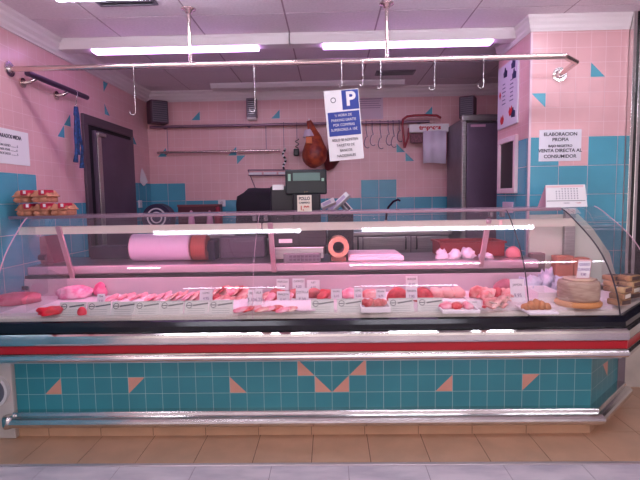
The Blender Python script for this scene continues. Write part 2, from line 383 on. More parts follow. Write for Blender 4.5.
# internal divider glass near the left end
P = [(-1.735, -.08, .774), (-1.735, .36, .774), (-1.735, .36, .90), (-1.735, .18, .98), (-1.735, .0, .93), (-1.735, -.07, .84)]
m = MB(); m.add(P, [tuple(range(6))]); m.build('divider_glass', GLASS2, ct)
# top shelf
def slabpoly(P, z0, z1):
    n = len(P); V = [(x, y, z) for z in (z0, z1) for x, y in P]
    return MB().add(V, [tuple(range(n)), tuple(range(n, 2*n))]+[(i, (i+1) % n, n+(i+1) % n, n+i) for i in range(n)])
tx1 = CX1-k4*.225
tops = [(CX0-.12, .226), (tx1, .226), (tx1+.25, .476), (tx1+.25, .56), (CX0-.12, .56)]
slabpoly(tops, 1.298, 1.306).build('top_shelf', GLASS2, ct)
m = MB(); m.box(CX0-.12, tx1, .216, .232, 1.290, 1.309, 0, .003); m.build('front_trim', mat('rim_alu', (150, 124, 140), .35, .8), ct)
m = MB(); m.box(CX0-.12, tx1+.15, .548, .564, 1.285, 1.308, 0, .003); m.build('rear_trim', MATS['rim_alu'], ct)
for a, b in ((-1.99, -.445), (-.43, 1.05), (1.07, 1.52)):
    m = MB(); m.sweep([(-.292, 1.188), (-.292, 1.236), (-.352, 1.236), (-.352, 1.200), (-.346, 1.200), (-.346, 1.230), (-.298, 1.230), (-.298, 1.188)], [(a, 0, 0, -1), (b, 0, 0, -1)]); lh = m.build('lamp_housing', mat('lamp_housing_cream', (236, 230, 214), .45), ct)
    m = MB(); m.cyl((a+.06, .322, 1.216), (1, 0, 0), .008, b-a-.12, n=10); m.build('lamp_tube', mat('case_tube', (255, 190, 220), .4, emit=(255, 176, 226), es=28), ct)
for x, y0, z0, y1, z1 in ((-1.72, .27, 1.24, .44, .80), (-.378, .27, 1.24, .43, .87), (.985, .29, 1.24, .47, .86)):
    m = MB(); d = Vector((0, y1-y0, z1-z0)); L = d.length; M = Matrix.Translation((x, (y0+y1)/2, (z0+z1)/2)) @ Matrix.Rotation(math.atan2(y1-y0, -(z1-z0)), 4, 'X')
    m.box(-.016, .016, -.010, .010, -L/2, L/2, 0, .004, M); m.build('shelf_bracket', mat('bracket_pink', (206, 170, 180), .35, .5), ct)
for x in (-.47, -.40, .98, 1.05):
    m = MB(); m.box(x-.011, x+.011, .222, .262, 1.255, 1.290, 0, .004); m.build('glass_clamp', DSTEEL, ct)
# rear pale panel and steel post at the right end
P = [(1.37, 1.25), (1.70, 1.25), (1.80, 1.15), (1.92, .98), (1.975, .80), (1.975, .745), (1.37, .745)]
m = MB(); n = len(P); m.add([(x, y, z) for y in (.612, .624) for x, z in P], [tuple(range(n)), tuple(range(n, 2*n))]+[(i, (i+1) % n, n+(i+1) % n, n+i) for i in range(n)])
m.build('rear_door_panel', mat('pale_panel', (214, 222, 208), .35), ct)
slabpoly([(1.36, .386), (1.86, .386), (1.96, .5), (1.96, .61), (1.36, .61)], .735, DZ).build('deck_extension', DECK, ct)
m = MB(); m.box(1.595, 1.665, .575, .61, DZ, 1.288, 0, .004); m.build('post', STEEL, ct)
m = MB(); m.box(1.855, 1.905, .36, .41, .02, .46, 0, .006); m.build('corner_post', DSTEEL, ct)
# end cheek at the left bottom
m = MB(); m.box(-2.03, CX0-.002, -.03, .40, .0, .50, 0, .008); m.build('end_cheek', mat('cheek_white', (206, 196, 192), .4), ct)
m = MB(); m.cyl((-1.992, -.032, .30), (0, -1, 0), .085, .02, n=28); m.ring((-1.992, -.03, .30), (0, -1, 0), .10, .083, .03, 1); m.build('round_bumper', [DSTEEL, WPL], ct)
m = MB(); m.lathe([(0, .0), (.028, .002), (.034, .02), (.034, .055), (.028, .072), (0, .074)], (-1.895, -.062, .084)); m.build('rail_end_cap', CHROME, ct)
# ---------------------------------------------------------------- hanging rail above the counter
rt = thing('overhead_rail', (0, .42, 2.247), 'long steel hook rail hung from the ceiling above the counter', 'rail')
pts = [(LX+.004, .40, 2.247), (1.48, .40, 2.247), (1.60, .47, 2.238), (1.612, .50, 2.235), (1.585, .695, 2.205)]
m = MB(); m.tube(pts[:2], .0175, n=14); m.tube([pts[1], (1.60, .50, 2.235)], .0175, n=14); m.tube([(1.60, .50, 2.235), (1.585, .69, 2.205)], .0175, n=14)
m.build('rail_tube', PIPE, rt)
for px, py in ((188, 8), (387, 2)):
    p = atz(px, py, CZ); m = MB(); m.cyl((p.x, .42, 2.255), (0, 0, 1), .012, CZ-2.255-.002, n=12); hs = m.build('hanger_tube', PIPE, rt)
    m = MB(); m.lathe([(.012, -.03), (.02, -.028), (.024, -.012), (.045, -.008), (.047, -.001), (0, 0)], (p.x, .42, CZ)); m.build('ceiling_flange', PIPE, rt)
m = MB(); m.cyl((LX+.002, .40, 2.247), (1, 0, 0), .048, .008); m.cyl((LX+.002, .40, 2.247), (1, 0, 0), .03, .02, r2=.02); m.build('wall_flange', CHROME, rt)
m = MB(); m.cyl((1.585, .696, 2.205), (0, -1, 0), .048, .008); m.cyl((1.585, .69, 2.205), (0, -1, 0), .03, .02, r2=.02); m.build('wall_flange', CHROME, rt)
def hook_pts(x, y, zt, zb, r=.018, rr=.0198):
    """J/S hook: wraps over the rail at zt (centre), straight wire down, lower curl"""
    P = [(x, y+rr*cos(a), zt+rr*sin(a)) for a in [pi*1.15-(pi*1.15)*i/7 for i in range(8)]][::1]
    P = [(x, y+rr*cos(a), zt+rr*sin(a)) for a in [radians(-10)+radians(190)*i/8 for i in range(9)]]
    P.append((x, y-rr, zb+.03))
    P += [(x-r*(1-cos(a)), y-rr, zb+.02-r*sin(a)) for a in [pi*i/7*1.15 for i in range(8)]]
    return P
for i, (px, ytop, zb) in enumerate(((135, 69, 115), (255, 66, 112), (435, 60, 90), (484, 60, 88))):
    p = aty(px, zb, .37); x = p.x
    m = MB(); m.tube(hook_pts(x, .40, 2.247, p.z), .0028, n=6)
    tag(m.build('rail_hook', CHROME), ['steel hook nearest the left wall on the overhead rail', 'empty steel hook left of the blue parking sign on the overhead rail', 'steel hook right of the parking sign, third empty one along the overhead rail', 'rightmost empty steel hook on the overhead rail'][i], 'hook', 'empty hooks on the overhead rail')
# parking sign on hooks
sp = thing('parking_sign', (.095, .378, 1.85), 'blue and white parking offer sign hanging from the overhead rail', 'sign')
c_tl, c_tr, c_bl, c_br = (aty(a, b, .376) for a, b in ((325, 92), (359.5, 87.5), (329.5, 162), (362, 158)))
uu = Vector((1, 0, math.tan(radians(4.2)))).normalized(); wv = (c_tl-c_bl).normalized(); W_ = (c_tr-c_tl).length; Hh = (c_tl-c_bl).length
cS = (c_tl+c_tr+c_bl+c_br)/4; vv = Vector((0, -1, 0)).cross(uu); vv = -vv if vv.z < 0 else vv
SM = frame(cS, uu, vv)
m = MB(); m.box(-W_/2, W_/2, -Hh/2, Hh/2, -.002, .002, 0, 0, SM); m.build('board', WHITE, sp)
m = MB(); m.box(-W_*.0, W_/2-.004, Hh/2-.125, Hh/2-.004, .002, .003, 0, 0, SM); m.build('blue_field', BINK, sp)
m = MB(); m.box(-W_/2+.012, W_/2-.006, -.065, Hh/2-.135, .002, .003, 0, 0, SM); m.build('blue_field', BINK, sp)
def on(M, x, y, z=.004): return M @ Matrix.Translation((x, y, z))
text('letter_p', 'P', .12, on(SM, W_*.25, Hh/2-.063), WHITE, sp, bold=.004)
m = MB(); m.ring(SM @ Vector((-W_*.25, Hh/2-.06, .002)), SM.to_3x3() @ Vector((0, 0, 1)), .017, .013, .0015, 0, 20); m.build('ring_emblem', INK, sp)
for j, s_ in enumerate(('½ HORA DE', 'PARKING GRATIS', 'POR COMPRAS', 'SUPERIORES A 10€')): text('sign_lettering', s_, .0235, on(SM, 0, .062-.03*j), WHITE, sp, bold=.0, sx=.86)
for j, s_ in enumerate(('SOLO SE ADMITEN', 'TARJETAS DE', 'BANCOS', 'NACIONALES')): text('sign_lettering', s_, .023, on(SM, 0, -.092-.033*j), INK, sp, bold=.0, sx=.85)
for q, (px, zb) in enumerate(((342, 88), (363, 87), (381, 90))):
    p = aty(px, zb, .37); m = MB(); m.tube(hook_pts(p.x, .40, 2.247, p.z, .01), .0026, n=6)
    tag(m.build('rail_hook', CHROME), ['thin steel hook holding the top of the parking sign', 'thin steel hook at the right corner of the parking sign', 'thin empty steel hook just right of the parking sign'][q], 'hook', 'hooks around the parking sign')
# ---------------------------------------------------------------- ceiling fixtures
TUBE = mat('lit_tube', (255, 240, 252), .4, emit=(224, 162, 255), es=9)
def batten(name, xa, xb, y, la, lb, label, lit=True, h=.075, grp='ceiling strip lights'):
    t = thing(name, ((xa+xb)/2, y, CZ-.001), label, 'ceiling light', grp)
    m = MB(); m.sweep([(-.075, CZ-.001), (-.075, CZ-.02), (-.055, CZ-h), (.055, CZ-h), (.075, CZ-.02), (.075, CZ-.001)], [(xa, y, 0, -1), (xb, y, 0, -1)]); m.build('housing', WPL, t)
    if lit:
        m = MB(); m.sweep([(-.052, CZ-h+.004), (-.052, CZ-h-.010), (-.04, CZ-h-.02), (.04, CZ-h-.02), (.052, CZ-h-.010), (.052, CZ-h+.004)], [(la, y, 0, -1), (lb, y, 0, -1)]); m.build('lit_diffuser', TUBE, t)
    return t
def fx(px, y=.98, py=40): return aty(px, py, y).x
batten('strip_light', fx(62), fx(290)-.004, .98, fx(94), fx(258), 'lit strip light on the ceiling, left one of the front pair')
batten('strip_light', fx(290)+.004, fx(522), .98, fx(323), fx(491), 'lit strip light on the ceiling, right one of the front pair')
batten('strip_light', fx(212, 2.45, 90), fx(404, 2.45, 88), 2.45, 0, 0, 'unlit pale strip light at the back of the workshop ceiling', lit=False, h=.05)
MT = mat('mall_tube', (255, 250, 250), .4, emit=(240, 240, 255), es=28)
for i, (xa, xb, y, lb_) in enumerate(((-1.55, -.26, .09, 'strip light end showing at the top left edge of the photo'), (.27, 1.75, .09, ''), (-2.9, -1.68, -1.33, ''), (-1.0, .0, -1.33, ''), (.18, 1.44, -1.33, ''), (1.87, 3.0, -1.33, ''), (-1.9, -.6, -3.2, ''), (.3, 1.6, -3.2, ''))):
    if i == 3: continue
    x = (xa+xb)/2
    t = thing('mall_strip_light', (x, y, CZ), lb_ or 'strip light in the mall ceiling out of frame', 'ceiling light', None if lb_ else 'mall ceiling strip lights out of frame')
    m = MB(); m.box(xa-.04, xb+.04, y-.06, y+.06, CZ-.04, CZ-.0005, 0, .006); m.build('housing', WPL, t)
    m = MB(); m.box(xa, xb, y-.035, y+.035, CZ-.06, CZ-.038, 0, .006); m.build('lit_diffuser', MT, t)
# vents
def vent(a, b, c, d, label):
    x0, x1 = min(a, b), max(a, b); y0, y1 = min(c, d), max(c, d)
    t = thing('ceiling_vent', ((x0+x1)/2, (y0+y1)/2, CZ), label, 'vent', 'ceiling vents')
    m = MB(); m.box(x0, x1, y0, y1, CZ-.012, CZ-.0005, 0, .003); m.build('frame', DSTEEL, t)
    m = MB(); k = int((x1-x0)/.03)
    m.box(x0+.02, x1-.02, y0+.02, y1-.02, CZ-.014, CZ-.011, 1)
    for q in range(3): yy = y0+.03+(y1-y0-.06)*q/2; m.box(x0+.02, x1-.02, yy-.004, yy+.004, CZ-.018, CZ-.012, 0)
    m.build('slats', [DSTEEL, BLACK], t)
vent(-1.40, -1.04, .17, .335, 'dark ceiling vent cut by the top edge of the photo')
vent(.46, .84, 2.02, 2.18, 'dark narrow ceiling vent at the back of the workshop')
# ---------------------------------------------------------------- left wall: cold room door, rail, notices
t = thing('cold_room_door', (LX+.01, 1.8, 0), 'grey cold room door in a dark steel frame on the left wall', 'door')
m = MB(); m.box(LX+.004, LX+.03, 1.265, 1.335, 0, 2.04, 0, .004); m.box(LX+.004, LX+.03, 2.20, 2.26, 0, 2.04, 0, .004); m.box(LX+.004, LX+.03, 1.265, 2.26, 2.04, 2.12, 0, .004); m.build('frame', mat('door_frame_metal', (92, 78, 92), .4, .5), t)
m = MB(); m.box(LX+.0205, LX+.055, 1.40, 2.195, .02, 2.00, 0, .006); m.build('leaf', mat('door_leaf', (100, 80, 100), .5, .3, nz=.1, nscale=3), t)
m = MB(); m.box(LX+.004, LX+.02, 1.335, 2.20, .0, 2.04, 0); m.build('dark_gap', MBLACK, t)
m = MB(); m.box(LX+.056, LX+.066, 1.41, 1.48, .05, 1.98, 0, .003); m.build('steel_edge', STEEL, t)
m = MB(); m.box(LX+.056, LX+.075, 1.42, 1.56, 1.955, 1.985, 0, .004); m.build('hinge_plate', STEEL, t)
t = thing('wall_hook_bar', (LX+.06, .7, 2.25), 'dark steel bar on brackets along the left wall below the ceiling', 'rail')
a, b = atx(32, 75, LX+.075), atx(87, 97.5, LX+.075); b.z = a.z = (a.z+b.z)/2
m = MB(); m.tube([a+Vector((0, -.05, 0)), b], .02, n=12); m.build('bar', mat('dark_bar', (92, 70, 98), .3, .7), t)
for y in (a.y-.0, b.y-.33):
    m = MB(); m.cyl((LX+.002, y, a.z-.05), (1, 0, 0), .032, .012); m.tube([(LX+.01, y, a.z-.05), (LX+.06, y, a.z-.045), (LX+.075, y+.06, a.z-.005)], .011, n=8); m.build('bracket', PIPE, t)
# looped blue strap on a wire hook
yc = atx(76.5, 115, LX+.08).y; bz = b.z; t = thing('blue_strap_loops', (LX+.075, yc, 2.05), 'blue strap looped over a wire hook beside the cold room door', 'strap')
m = MB(); m.tube([(LX+.06, yc, bz+.012), (LX+.075, yc, bz+.024), (LX+.098, yc, bz), (LX+.09, yc-.005, bz-.05), (LX+.08, yc-.005, 2.13)], .003, n=6); m.build('wire_hook', CHROME, t)
m = MB()
for j, (dy, zb) in enumerate(((-.030, 1.70), (-.006, 1.76), (.030, 1.66))):
    q = [(LX+.08, yc, 2.125), (LX+.088, yc+dy*.7-.01, 2.06), (LX+.078, yc+dy*1.0, 1.92), (LX+.086, yc+dy*.9+.02*(j-1), 1.82), (LX+.08, yc+dy*1.3, zb+.06), (LX+.075, yc+dy*1.5, zb)]
    m.tube(q, [.012, .010, .012, .010, .014, .020], n=8)
m.tube([(LX+.08, yc-.028, 2.06), (LX+.08, yc-.015, 2.125), (LX+.08, yc+.012, 2.13), (LX+.08, yc+.024, 2.06)], .010, n=8)
m.build('strap', mat('strap_blue', (30, 78, 140), .6, nz=.4, nscale=50), t)
def wallnotice(y0, y1, z0, z1): return None
t = thing('wall_notice', (LX+.004, .40, 1.75), 'white printed notice on the left wall, cut by the photo edge', 'notice')
m = MB(); m.box(LX+.002, LX+.005, .13, .548, 1.640, 1.862, 0); m.build('sheet', WHITE, t)
LM = lambda y, z: frame((LX+.0055, y, z), (0, 1, 0), (0, 0, 1))
text('notice_lettering', 'PREPARADOS MEDIA', .033, LM(.335, 1.815), INK, t, bold=.001, sx=.88)
for j, s_ in enumerate(('CON HUESO ............ 5', 'PARA ASAR ............ 6', 'TROCEADO ............ 5')): text('notice_lettering', s_, .021, LM(.335, 1.757-.026*j), INK, t, bold=.0, sx=.95)
t = MB(); t.add([(LX+.012, 2.42, 1.60), (LX+.012, 2.52, 1.55), (LX+.03, 2.60, 1.60), (LX+.02, 2.56, 1.68), (LX+.012, 2.50, 1.75), (LX+.014, 2.44, 1.68), (LX+.002, 2.45, 1.60), (LX+.002, 2.5, 1.57), (LX+.002, 2.58, 1.61), (LX+.002, 2.5, 1.73)], [(0, 1, 2, 3, 4, 5), (6, 7, 8, 9), (0, 1, 7, 6), (1, 2, 8, 7), (2, 3, 4, 9, 8), (4, 5, 0, 6, 9)])
tag(t.build('paper_sheet', WHITE), 'crumpled white paper pinned to the left wall in the back corner', 'paper')
def socket(c, axis, label):
    t = thing('wall_socket', c, label, 'socket'); m = MB(); c = Vector(c)
    if axis == 'x': m.box(c.x, c.x+.012, c.y-.042, c.y+.042, c.z-.04, c.z+.04, 0, .004); n_ = Vector((1, 0, 0)); q = c+Vector((.012, 0, 0))
    else: m.box(c.x-.042, c.x+.042, c.y-.012, c.y, c.z-.04, c.z+.04, 0, .004); n_ = Vector((0, -1, 0)); q = c+Vector((0, -.012, 0))
    m.build('plate', WPL, t); m = MB(); m.cyl(q, n_, .02, .002, n=20); m.build('outlet', mat('socket_grey', (200, 190, 196), .4), t)
p = atx(139.5, 204, LX); socket((LX+.002, p.y, p.z), 'x', 'pale wall socket low on the left wall beyond the cold room door')
p = aty(222, 203, BY); socket((p.x, BY-.002, p.z), 'y', 'pale wall socket on the back wall above the brown box')
# ---------------------------------------------------------------- corner speakers
def speaker(c, rz, w, d, h, label):
    t = thing('speaker', c, label, 'speaker'); t.rotation_euler = (0, 0, rz)
    m = MB(); m.box(-w/2, w/2, -d/2, d/2, 0, h, 0, .01); o = m.build('cabinet', mat('speaker_box', (74, 44, 62), .5)); o.parent = t
    m = MB(); m.box(-w/2+.015, w/2-.015, -d/2-.008, -d/2, .015, h-.015, 0, .003)
    for k in range(9): z = .03+(h-.06)*k/8; m.box(-w/2+.02, w/2-.02, -d/2-.011, -d/2-.008, z-.004, z+.004, 1)
    o = m.build('grille', [mat('grille_grey', (104, 92, 106), .6), mat('grille_dark', (60, 54, 66), .6)]); o.parent = t
speaker((-1.87, 2.58, 2.225), radians(38), .19, .15, .245, 'dark speaker in the upper left corner of the back wall')
# ---------------------------------------------------------------- back wall rails and tools
def backrail(name, xa, xb, z, r, label, mt, hang):
    t = thing(name, ((xa+xb)/2, 2.66, z), label, 'rail')
    m = MB(); m.tube([(xa, 2.66, z), (xb, 2.66, z)], r, n=10); m.build('bar', mt, t)
    for x in hang: m = MB(); m.tube([(x, 2.66, z), (x, 2.70, z+.005), (x, BY-.002, z+.005)], r*.6, n=8); m.cyl((x, BY-.001, z+.005), (0, -1, 0), .022, .006, n=16); m.build('bracket', mt, t)
    return t
backrail('back_wall_rail', -1.99, 1.10, 2.205, .016, 'long steel hook rail high on the back wall', mat('rail_dark', (150, 120, 140), .35, .8), (-1.85, -.9, .1, 1.0))
backrail('utensil_rail', -1.92, -.55, 1.925, .014, 'shorter bright steel rail lower on the back wall', PIPE, (-1.85, -.7))
for x in (-1.80, -.70):
    m = MB(); m.tube([(x, 2.66, 2.19), (x, 2.66, 1.94)], .004, n=6); tag(m.build('suspension_wire', MATS['rail_dark']), 'thin wire linking the two back wall rails at the %s' % ('left' if x < -1 else 'middle, by the blue triangles'), 'wire')
# wall fan heater / fly trap
c = aty(251.5, 108, 2.68); t = thing('insect_trap', (c.x, 2.69, c.z-.12), 'small steel insect lamp high on the back wall', 'insect lamp')
m = MB(); m.box(c.x-.055, c.x+.055, 2.66, 2.748, c.z-.105, c.z+.105, 0, .008); m.build('casing', DSTEEL, t)
m = MB(); m.box(c.x-.035, c.x+.035, 2.652, 2.662, c.z-.08, c.z+.085, 0, .004)
for k in range(7): z = c.z-.07+.022*k; m.box(c.x-.033, c.x+.033, 2.648, 2.653, z, z+.006, 1)
m.build('grille', [BLACK, STEEL], t)
m = MB(); m.box(c.x-.05, c.x+.05, 2.645, 2.74, c.z-.13, c.z-.105, 0, .006); m.build('tray', WPL, t)
# S hooks on the back rail behind the parking sign
hk = [360, 366, 372, 380, 388, 393, 399]; lens_ = [.20, .26, .22, .28, .22, .26, .16]
nm = ['first', 'second', 'third', 'fourth', 'fifth', 'sixth', 'seventh']
HS = mat('hook_steel', (110, 84, 112), .35, .8)
for i, px in enumerate(hk):
    x = aty(px, 125, 2.65).x; z1 = 2.205; L = lens_[i]; m = MB()
    P = [(x, 2.66+.0205*cos(a), z1+.0205*sin(a)) for a in [radians(-10)+radians(190)*k/7 for k in range(8)]]+[(x, 2.6395, z1-.08), (x+.012, 2.636, z1-L*.6)]
    P += [(x+.012-.035*sin(a), 2.635, z1-L*.6-.05+.05*cos(a)-(.02 if a > 1 else 0)) for a in [pi*k/7*1.2 for k in range(1, 8)]]
    m.tube(P, .0048, n=6); tag(m.build('meat_hook', HS), '%s dark S hook right of the parking sign on the back rail' % nm[i], 'hook', 'meat hooks on the back wall rail')
# striped and black ladles left of the ham
def strip_tool(px, pt, pb, w, mt, name, label, cat, stripes=None):
    x = aty(px, pt, 2.63).x; zt = aty(px, pt, 2.63).z; zb = aty(px, pb, 2.63).z
    t = thing(name, (x, 2.63, zb), label, cat)
    m = MB(); m.tube([(x, 2.66, 2.228), (x, 2.635, 2.215), (x, 2.633, 2.15), (x, 2.63, zt)], .003, n=6); m.build('hanging_wire', HS, t)
    return t, x, zt, zb
t, x, zt, zb = strip_tool(284, 148, 169, .03, WHITE, 'sharpening_chain', 'black and white twisted cord hanging left of the ham', 'cord')
m = MB()
for k in range(12):
    a = k*.9; m.add([], []); m.tube([(x+.014*cos(a), 2.63+.01*sin(a), zt-(zt-zb)*k/12), (x+.014*cos(a+.9), 2.63+.01*sin(a+.9), zt-(zt-zb)*(k+1)/12)], .012, k % 2, n=8)
m.build('twisted_cord', [WHITE, BLACK], t)
t, x, zt, zb = strip_tool(297, 139, 156, .03, BLACK, 'hand_brush', 'small black hand tool with coiled lead beside the ham', 'tool')
m = MB(); m.tube([(x+.03*cos(a*1.0)*(.6), 2.63+.02*sin(a), zt-.006*k) for k, a in enumerate([i*.7 for i in range(18)])], .005, n=6); m.build('coiled_lead', BLACK, t)
m = MB(); m.box(x-.04, x+.02, 2.61, 2.65, zb, zb+.08, 0, .012); m.build('body', BLACK, t)
# knife rack frame
t = thing('knife_rack', (-.7, 2.7, 1.6), 'wire framed rack with white strips on the back wall', 'rack')
a1, a2 = aty(248, 170, 2.68), aty(291, 170, 2.68); b1, b2 = aty(258, 195, 2.72), aty(290, 195, 2.72)
m = MB(); m.tube([a1, a2], .006, n=6); m.tube([a1+Vector((0, 0, -.06)), a2+Vector((0, 0, -.06))], .005, n=6); m.tube([a1, b1], .005, n=6); m.tube([a2, b2], .005, n=6); m.build('wire_frame', HS, t)
for k in range(3):
    x0 = a1.x+.01+k*.165; m = MB(); m.box(x0, x0+.145, 2.67, 2.68, a1.z-.055, a1.z-.028, 0, .002); m.build('white_strip', WHITE, t)
# ham hanging from the rail
HAM = mat('ham_rind', (176, 78, 44), .5, c2=(120, 36, 30), nscale=14, bump=.5, coat=.1)
hx, hy = -.215, 2.46
t = thing('cured_ham', (hx, hy, 1.72), 'whole cured ham hanging hoof up from the back rail, partly behind the sign', 'ham')
m = MB()
P = []; Rr = []
for i in range(15):
    k = i/14; z = 2.21-.50*k; P.append((hx+.03*sin(k*3)+.035*k, hy+.03*sin(k*2), z))
    Rr.append([.030, .040, .046, .052, .062, .078, .094, .108, .118, .126, .128, .124, .110, .080, .02][i])
m.tube(P, Rr, n=20); o = m.build('rind', HAM, t)
for v in o.data.vertices: v.co += Vector((noise.noise(v.co*9)*.026, 0, noise.noise(v.co*7+Vector((3, 1, 2)))*.01))
m = MB(); m.tube([P[0], (hx, hy+.08, 2.24), (hx, 2.66, 2.228)], .006, n=6); m.build('string', WHITE, t)
m = MB(); m.tube([(hx-.005, hy, 2.115), (hx+.0, hy, 2.08), (hx+.003, hy, 2.04)], [.042, .055, .072], n=18); m.build('white_net_band', mat('band_white', (216, 196, 214), .6), t)
m = MB(); m.box(hx-.03, hx+.035, hy-.098, hy-.09, 1.96, 2.03, 0, .003); m.build('orange_label', mat('label_orange', (214, 112, 60), .5), t)
HAM2 = mat('ham_dark', (118, 40, 44), .45, nz=.3, nscale=8, bump=.2)
p = aty(329, 158, 2.66)+Vector((.0, 0, 0)); t = thing('cured_shoulder', (p.x, 2.6, 1.66), 'darker cured ham behind the parking sign with its tip showing below left', 'ham')
m = MB(); P = [(p.x+.05, 2.66, 2.17), (p.x+.06, 2.66, 2.08), (p.x+.07, 2.66, 1.98), (p.x+.06, 2.66, 1.9), (p.x+.04, 2.66, 1.82), (p.x+.0, 2.67, 1.75), (p.x-.03, 2.68, 1.70)]; m.tube(P, [.02, .03, .05, .072, .082, .066, .02], n=16); m.build('rind', HAM2, t)
m = MB(); m.tube([P[0], (p.x+.05, 2.66, 2.228)], .005, n=6); m.build('string', WHITE, t)
# red framed white roll holder with towel
t = thing('bag_holder', (1.0, 2.62, 1.92), 'red tube frame with white lettered box hanging on the back rail', 'holder')
RT = mat('red_tube', (150, 22, 44), .35)
g = lambda px, py, yy=2.60: aty(px, py, yy)
m = MB(); m.tube([g(404.5, 148), g(402.5, 125), g(403, 119.5), g(407, 116.5), g(414, 115.5), g(425, 115.2), g(437, 115.6), g(441, 118)], .013, n=10); m.tube([g(404.5, 148), g(408, 138), g(409, 128)], .012, n=10); m.build('tube_frame', RT, t)
c1, c2 = g(409, 124.5, 2.58), g(448.5, 132, 2.58)
m = MB(); m.box(c1.x, c2.x, 2.56, 2.64, c2.z, c1.z, 0, .004); m.build('box', WPL, t)
text('red_lettering', 'trapaces', .062, front((c1.x+c2.x)/2+.01, 2.5595, (c1.z+c2.z)/2+.005), mat('letter_red', (188, 24, 50), .5), t, bold=.003, sx=1.1)
m = MB(); m.box(c1.x+.02, g(423, 140).x, 2.60, 2.63, g(415, 143).z, c2.z, 0, .01); m.build('mesh_bag', mat('bag_brown', (150, 96, 110), .7, nz=.3, nscale=60), t)
t0, t1 = g(423, 131, 2.552), g(446, 163, 2.55)
m = MB(); N = 14
for i in range(N):
    u = i/(N-1); m.v += [(t0.x+(t1.x-t0.x)*u, 2.545+.006*sin(u*17), t0.z), (t0.x+.004+(t1.x-t0.x-.004)*u, 2.545+.010*sin(u*13+1), t1.z+.006*sin(u*5)), (t0.x+(t1.x-t0.x)*u, 2.556+.002*sin(u*17), t0.z), (t0.x+.004+(t1.x-t0.x-.004)*u, 2.556+.003*sin(u*13+1), t1.z+.006*sin(u*5))]
for i in range(N-1):
    a = 4*i
    for q in ((a, a+4, a+5, a+1), (a+2, a+3, a+7, a+6), (a, a+2, a+6, a+4), (a+1, a+5, a+7, a+3)): m.f.append(q); m.mi.append(0); m.sm.append(True)
tag(m.build('towel', mat('towel_white', (226, 214, 232), .85)), 'white towel hanging from the red and white holder on the back wall', 'towel')
# notices on the back wall behind the sign
m = MB(); p0, p1 = aty(358, 97, 2.745), aty(383, 119, 2.745); m.box(p0.x, p1.x, 2.744, 2.747, p1.z, p0.z, 0)
t = thing('price_list', ((p0.x+p1.x)/2, 2.745, p1.z), 'pale printed list on the back wall right of the parking sign', 'notice'); m.build('sheet', mat('pale_sheet', (206, 180, 200), .7), t)
for k in range(5): m = MB(); z = p0.z-.025-.024*k; m.box(p0.x+.01, p1.x-(.02+.01*(k % 3)), 2.7425, 2.744, z-.003, z+.003); m.build('printed_line', INK if k == 0 else mat('print_grey', (140, 110, 140), .6), t)
# ---------------------------------------------------------------- back counter
t = thing('back_counter', (-.2, 2.4, 0), 'steel cabinet run with black handles along the back wall', 'cabinet')
m = MB(); m.box(-1.95, 1.20, 2.17, BY-.015, .02, 1.0, 0); m.build('carcass', DSTEEL, t)
m = MB(); m.box(-1.97, 1.22, 2.13, BY-.013, 1.0, 1.04, 0, .006); m.build('steel_top', STEEL, t)
ed = [-1.94, -1.45, -.96, -.47, -.06, .325, .812, 1.19]
for i in range(7):
    m = MB(); m.box(ed[i]+.006, ed[i+1]-.006, 2.148, 2.169, .12, .985, 0, .004); d = m.build('door', STEEL, t)
    hx_ = (ed[i+1]-.055) if i % 2 == 1 or i == 4 else ed[i]+.055
    if i == 3 or i == 4: hx_ = ed[i+1]-.05
    if i == 5: hx_ = ed[i+1]-.055
    if i == 6: hx_ = ed[i]+.055
    m = MB(); m.tube([(hx_, 2.147, .98), (hx_, 2.118, .97), (hx_, 2.118, .87), (hx_, 2.147, .86)], .009, n=8)
    h = m.build('handle', BLACK); h.parent = d; h.location = (0, 0, 0)
    h.matrix_parent_inverse = Matrix.Identity(4); d_w = t.location+d.location; h.location = -d_w
# items standing on the back counter
BZ = 1.041
m = MB(); p0, p1 = aty(177, 205, 2.4), aty(219, 213, 2.4)
t = thing('brown_case', ((p0.x+p1.x)/2, 2.45, BZ), 'dark brown open box standing on the back counter at left', 'box')
m.box(p0.x, p1.x, 2.42, 2.58, BZ, p0.z, 0, .006); m.build('case_body', mat('dark_brown', (84, 28, 44), .5), t)
m = MB(); m.box(p0.x-.004, p1.x+.004, 2.412, 2.42, p0.z-.022, p0.z+.002, 0, .003); m.build('rim', mat('brown_edge', (120, 60, 66), .5), t)
for px in (192, 216):
    q = aty(px, 213, 2.25); tag(blob('jar_top', (q.x-(.06 if px == 216 else 0), 2.22, BZ), (.07, .07, q.z-BZ+.03), mat('jar_pink', (206, 140, 170), .4), px, amp=.03), 'pinkish rounded jar top %s the brown box' % ('in front of' if px == 192 else 'at the right end of'), 'jar')
q = aty(221, 206, 2.42); m = MB(); m.lathe([(0, 0), (.04, 0), (.04, .18), (.03, .22), (.022, .25), (.026, .27), (0, .28)], (q.x, 2.28, BZ), n=20); tag(m.build('red_bottle', mat('bottle_red', (150, 26, 54), .3)), 'red bottle at the right of the brown box on the back counter', 'bottle')
# round drum with white rim seen at the left
q = aty(161, 214, 2.3); t = thing('meat_drum', (q.x, 2.33, BZ), 'dark round drum with pale ring lying on the back counter', 'drum')
m = MB(); m.cyl((q.x-.03, 2.25, BZ+.162), (0, 1, 0), .155, .15, n=32); m.build('drum_body', mat('drum_blue', (52, 44, 74), .4), t)
m = MB(); m.ring((q.x-.03, 2.249, BZ+.175), (0, -1, 0), .10, .086, .01); m.ring((q.x-.03, 2.249, BZ+.175), (0, -1, 0), .06, .048, .01); m.build('pale_ring', WPL, t)
